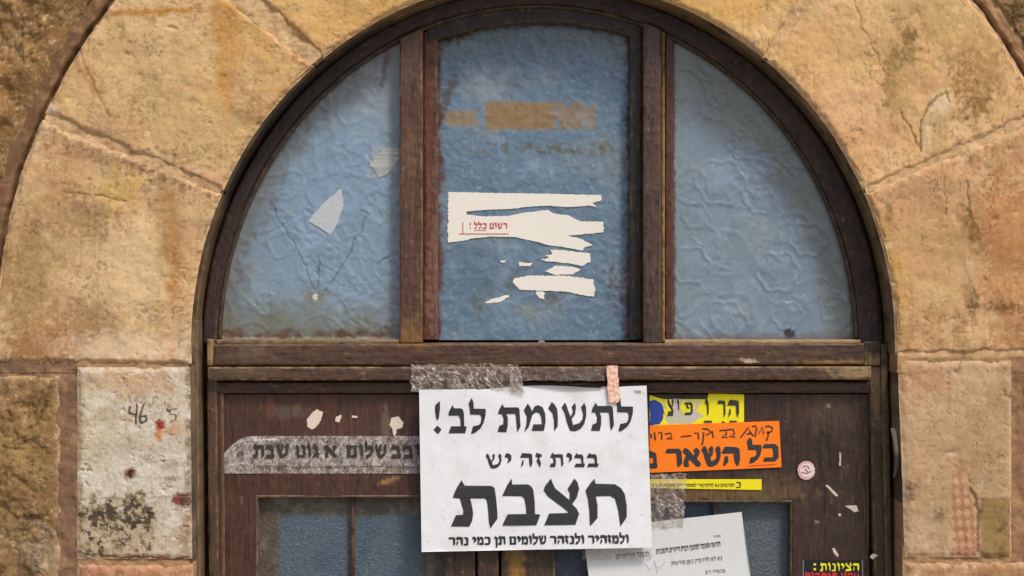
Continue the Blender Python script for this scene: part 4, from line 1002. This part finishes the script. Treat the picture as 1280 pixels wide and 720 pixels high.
orr = sticker('bright orange sticker with black Hebrew words beside the big notice', [(812,532),(974,526),(977,584),(812,591)], .0574, (255,128,18))
zx = lambda x: 800+x/4.8; zy = lambda y: 480+y/4.8
hand = [[(752,258),(770,252),(795,262),(790,285),(762,296)], [(768,282),(770,310),(758,342)], [(690,318),(700,262),(712,300),(735,258),(742,300)], [(604,322),(650,262),(662,290),(682,312)], [(640,300),(662,296)],
        [(520,275),(560,272),(568,298),(535,318),(572,316)], [(478,280),(515,276),(520,300),(488,322),(525,318)], [(432,280),(440,322)],
        [(375,268),(410,272),(425,290),(398,308)], [(382,290),(380,330),(372,368)], [(325,296),(348,294),(352,332)], [(245,316),(308,310)],
        [(150,300),(185,295),(190,315),(158,330),(195,328)], [(110,292),(132,294),(130,335)], [(88,290),(92,338)], [(66,300),(70,325)], [(672,255),(700,252)]]
V_, T_ = ribbon([[(zx(x), zy(y)) for x, y in l_] for l_ in hand], 1.9); flat('lettering', V_, T_, .0569, M_MARK, orr)
for s_, x0, x1, yb, yt in (('כל',935,972,577,555), ('השאר',833,924,583,560), ('ב',812,821,584,565)):
    write(rtl(s_), x0, x1, yb, yt, .0569, M_INK, orr, bold=.12, ang=-1.5)
V_, T_ = ribbon([[(935,582.5),(969,580.5)]], .8); flat('ruled_line', V_, T_, .0569, M_INKR, orr)
yl = sticker('thin yellow strip of tape-like sticker under the orange sticker', [(812,599),(952,599),(952,612.5),(812,610)], .0582, (238,222,24))
write(rtl('לפרטים נא להתקשר למספר הזה בשעות הערב'), 815, 918, 608.5, 604.5, .0577, M_MARK, yl, bold=.0)
write('כ', 920, 926, 610, 602, .0577, M_MARK, yl)
bk = sticker('black sticker with yellow Hebrew title at the lower right of the door', [(1003,700),(1079,700),(1080,762),(1003,762)], .0586, (30,28,30))
write(rtl('הציונות'), 1025, 1074, 714, 704, .0581, M_INKY, bk, bold=.0)
V_, T_ = ribbon([[(1017,705.5),(1020,705.5)], [(1017,711.5),(1020,711.5)]], 2.6); flat('lettering', V_, T_, .0581, M_INKY, bk)
write(rtl('אסון היהדות'), 1006, 1074, 731, 715.5, .0581, M_INKR, bk, bold=.0)
for bx in ([(1078,700),(1079,762)], [(1004,700),(1004,762)]):
    V_, T_ = ribbon([bx], 1.4); flat('border', V_, T_, .0581, M_INKG, bk)
cir = [(1008+11.2*math.cos(a)*(1 if i % 5 else .93), 588+11.8*math.sin(a)) for i, a in enumerate(np.linspace(0, 6.28, 33)[:-1])]
rd_ = sticker('small round pale sticker with worn pink rim, right of the orange sticker', cir, .0586, (216,170,168))
poly_sheet('disc', [(1008.8+9*math.cos(a), 588+9*math.sin(a)) for a in np.linspace(0, 6.28, 25)[:-1]], .0582, (222,212,204), M_STICK, rd_, .0002, .5, 3)
V_, T_ = ribbon([[(1003,584),(1008,582),(1012,586)], [(1002,590),(1008,592),(1014,589)], [(1006,586),(1010,590)]], 1.2); flat('print', V_, T_, .0578, M_INKR, rd_)

# torn paper left on the centre pane
torn = thing('torn_notice', 'torn cream paper remains with small red Hebrew line stuck on the centre pane', 'torn paper', (.02, .089, 1.9))
z6 = lambda P: [(550+x/4.5, 230+y/4.5) for x, y in P]
frs = [[(45,45),(300,50),(600,55),(910,62),(905,95),(860,105),(880,130),(840,122),(720,130),(600,122),(500,128),(400,140),(250,145),(150,155),(150,172),(250,182),(380,180),(480,160),(610,145),(640,165),(720,175),(790,210),(920,212),(922,270),(840,280),(720,290),(800,310),(860,345),(815,355),(800,375),(700,355),(620,345),(520,320),(420,298),(300,295),(190,305),(130,320),(45,330)],
 [(620,368),(720,375),(850,390),(845,440),(800,460),(720,445),(610,435),(565,425),(620,415),(590,400),(630,395)], [(650,460),(740,465),(790,480),(740,510),(640,510),(590,490)],
 [(420,530),(500,515),(700,515),(860,535),(875,600),(860,635),(700,605),(580,600),(450,595),(410,555)], [(540,606),(585,606),(585,650),(555,640)], [(440,440),(520,445),(510,460),(445,462)],
 [(250,665),(300,645),(385,622),(390,635),(340,665),(260,672)], [(338,432),(372,430),(368,440),(345,441)]]
for i, P in enumerate(frs): poly_sheet('paper_fragment', z6(P), .0885, (233,228,218), M_PAPER, torn, .0002, .9 if i else .6, 40+i)
write(rtl('רשום כלל !'), 587, 634, 286, 278.5, .0879, M_INKR, torn, name='red_lettering')
V_, T_ = ribbon([[(578.6,277.5),(578.6,292.5)], [(574,292.3),(636,292.3)]], .8); flat('red_line', V_, T_, .0879, M_INKR, torn)
V_, T_ = ribbon([[(592.5,287.8),(608,287.8)]], .6); flat('red_line', V_, T_, .0879, M_INKR, torn)

# loose scraps, each its own thing
z5 = lambda P: [(240+x/3.273, 220+y/3.273) for x, y in P]
single('paper_scrap', 'white torn paper scrap stuck in the middle of the left pane', 'paper scrap', z5([(610,50),(622,120),(600,180),(585,215),(565,240),(520,210),(475,185),(500,150),(550,100)]), .0765, lambda x, y: np.concatenate([np.ones((len(x),3))*lin((206,212,218)), np.full((len(x),1), .72)], -1), M_TAPEV, seed=1)
single('paper_scrap', 'ragged grey-white scrap at the right edge of the left pane', 'paper scrap', [(462,205),(470,192),(484,184),(497,186),(498,200),(488,214),(474,222),(468,214)], .0765, lambda x, y: np.concatenate([np.ones((len(x),3))*lin((196,198,198)), np.clip(.4+.5*_hash(x.astype(int), y.astype(int), 3), 0, 1)[:, None]], -1), M_TAPEV, seed=2, jag=1.6)
z7 = lambda P: [(240+x/4., 420+y/4.) for x, y in P]
PC = (222,206,190)
GS = 'paper scraps left stuck on the door'
for lab, P, c in (
    ('largest cream blob of paper on the left leaf above the grey banner', z7([(622,365),(655,380),(645,420),(620,455),(600,468),(575,450),(576,415),(595,390)]), PC),
    ('small two-lobed cream scrap just right of the largest blob on the left leaf', z7([(720,405),(745,392),(745,412),(738,432),(718,428)]), PC),
    ('thin short cream dash between the scraps above the grey banner', z7([(798,398),(828,400),(826,410),(800,408)]), PC),
    ('cream scrap with a tail pointing down beside the big notice', z7([(995,410),(1030,402),(1055,430),(1050,460),(1025,465),(1018,502),(1005,495),(1002,465),(988,445)]), PC)):
    single('paper_scrap', lab, 'paper scrap', P, .0592, c, M_PAPER, GS, seed=len(lab))
z8 = lambda P: [(990+x/4.5, 560+y/4.5) for x, y in P]
for lab, P in (
    ('upright sliver of pale paper above the other scraps on the right leaf', [(266,25),(276,28),(275,100),(264,98),(268,60)]),
    ('slanting pale strip of paper below right of the round sticker', [(188,210),(200,206),(260,265),(250,274),(235,262)]),
    ('widest pale wedge of paper on the right leaf', [(298,326),(362,322),(376,355),(350,362),(330,345)]),
    ('tiny pale dot of paper under the widest wedge on the right leaf', [(260,370),(275,368),(276,382),(263,384)]),
    ('short pale scrap just above the black sticker', [(225,565),(240,562),(264,605),(256,614),(238,595)]),
    ('pale scrap on the frame edge right of the black sticker', [(442,605),(462,592),(484,604),(455,626),(442,618)])):
    single('paper_scrap', lab, 'paper scrap', z8(P), .0592 if 'frame' not in lab else .049, (206,190,176), M_PAPER, GS, seed=len(lab), jag=.25)

# ------------------------------------------------------------------ tapes
def tape(label, U, V, mapf, d, mat, seed, amp=.001, group='strips of clear sticky tape'):
    lo, hi = (.16, .95) if mat is M_TAPE else (.05, .4)
    o = patch('clear_tape', U, V, mapf, d, tape_cf(seed, lo, hi), M_TAPEV, None, lambda px, py, e, u, v: amp*(crinkle(px, py, seed)[0]*.6+crinkle(px, py, seed)[1]*.5), skirt=0, rd=0)
    tag(o, label, 'tape', group); return o
def rip(x0, x1, y0, y1, j=2., sd=0, sk=0):
    def f(u, v):
        s = (v-y0)/(y1-y0); k = (u-x0)/(x1-x0)
        xx = u + j*fbm(v*1.+sd, v*0+sd, 6, 3, sd)*(np.abs(k-.5)*2)**4 + sk*s; yy = v + j*.8*fbm(u+sd, u*0+sd, 14, 3, sd+1)*(np.abs(s-.5)*2)**2
        return xx, yy
    return f
def lt(x0, x1, y0, y1, st=1.): return np.linspace(x0, x1, int((x1-x0)/st)+2), np.linspace(y0, y1, int((y1-y0)/st)+2)
U_, V_ = lt(514, 648, 455, 489); tape('crumpled clear tape holding the top left corner of the big notice', U_, V_, rip(514,648,455,489,3,5), .0322, M_TAPE, 801, .0016)
U_, V_ = lt(636, 652, 462, 492); tape('narrow shiny tape end at right of the crumpled tape', U_, V_, rip(636,652,462,492,1,9,3), .0312, M_TAPE, 803)
U_, V_ = lt(654, 756, 461, 476); tape('faint clear tape along the moulding above the big notice', U_, V_, rip(654,756,461,476,2,11), .0342, M_TAPE2, 805)
U_, V_ = lt(813, 858, 592, 660); tape('glossy clear tape between the yellow strip and the tilted sheet', U_, V_, rip(813,858,592,660,3,13,-4), .0480, M_TAPE, 807, .0014)
U_, V_ = lt(728, 815, 686, 700); tape('pale tape band across the tilted sheet under the big notice', U_, V_, rip(728,815,686,700,1.5,15), .0475, M_TAPE2, 809)
# dotted pink tape
def dot_cf(px, py, e, u, v):
    c = np.ones(px.shape+(3,))*lin((238,196,176))
    f, i_ = cells(px+.0, py, 4.4, 77); c = mix(c, (214,130,100), sst(.35, .2, f)*.8); c = mix(c, (244,222,208), sst(.5, .75, f)*.6)
    return c
o = patch('patterned_tape', np.linspace(758, 772, 24), np.linspace(457, 503, 60), lambda u, v: (u+.06*(v-457)+.4*np.sin(v/3.), v+np.where(v > 500, np.sin(u)*1., 0)), .0310, dot_cf, M_PAPER, None, None, skirt=.0004, rd=0)
tag(o, 'short vertical strip of pink dotted tape at the top right of the big notice', 'tape')
# peeling curled strip beside the right jamb
V_ = np.linspace(0, 1, 40); U_ = np.linspace(-1, 1, 6)
def curl(u, v): return 1116 + 3.2*np.sin(v*3.1)+ 1.5*v + u*(2.6-1.3*v), 535+62*v
def curl_cf(px, py, e, u, v):
    c = np.ones(px.shape+(3,))*lin((206,192,150)); return mix(c, (120,112,112), sst(560, 572, py))
o = patch('peeling_strip', U_, V_, curl, .03, curl_cf, M_PAPER, None, lambda px, py, e, u, v: .012*np.sin(v*3.1), skirt=.001, rd=0)
tag(o, 'curled cream strip peeling off between the right jamb and the stone', 'peeling strip')
bpy.context.view_layer.update()
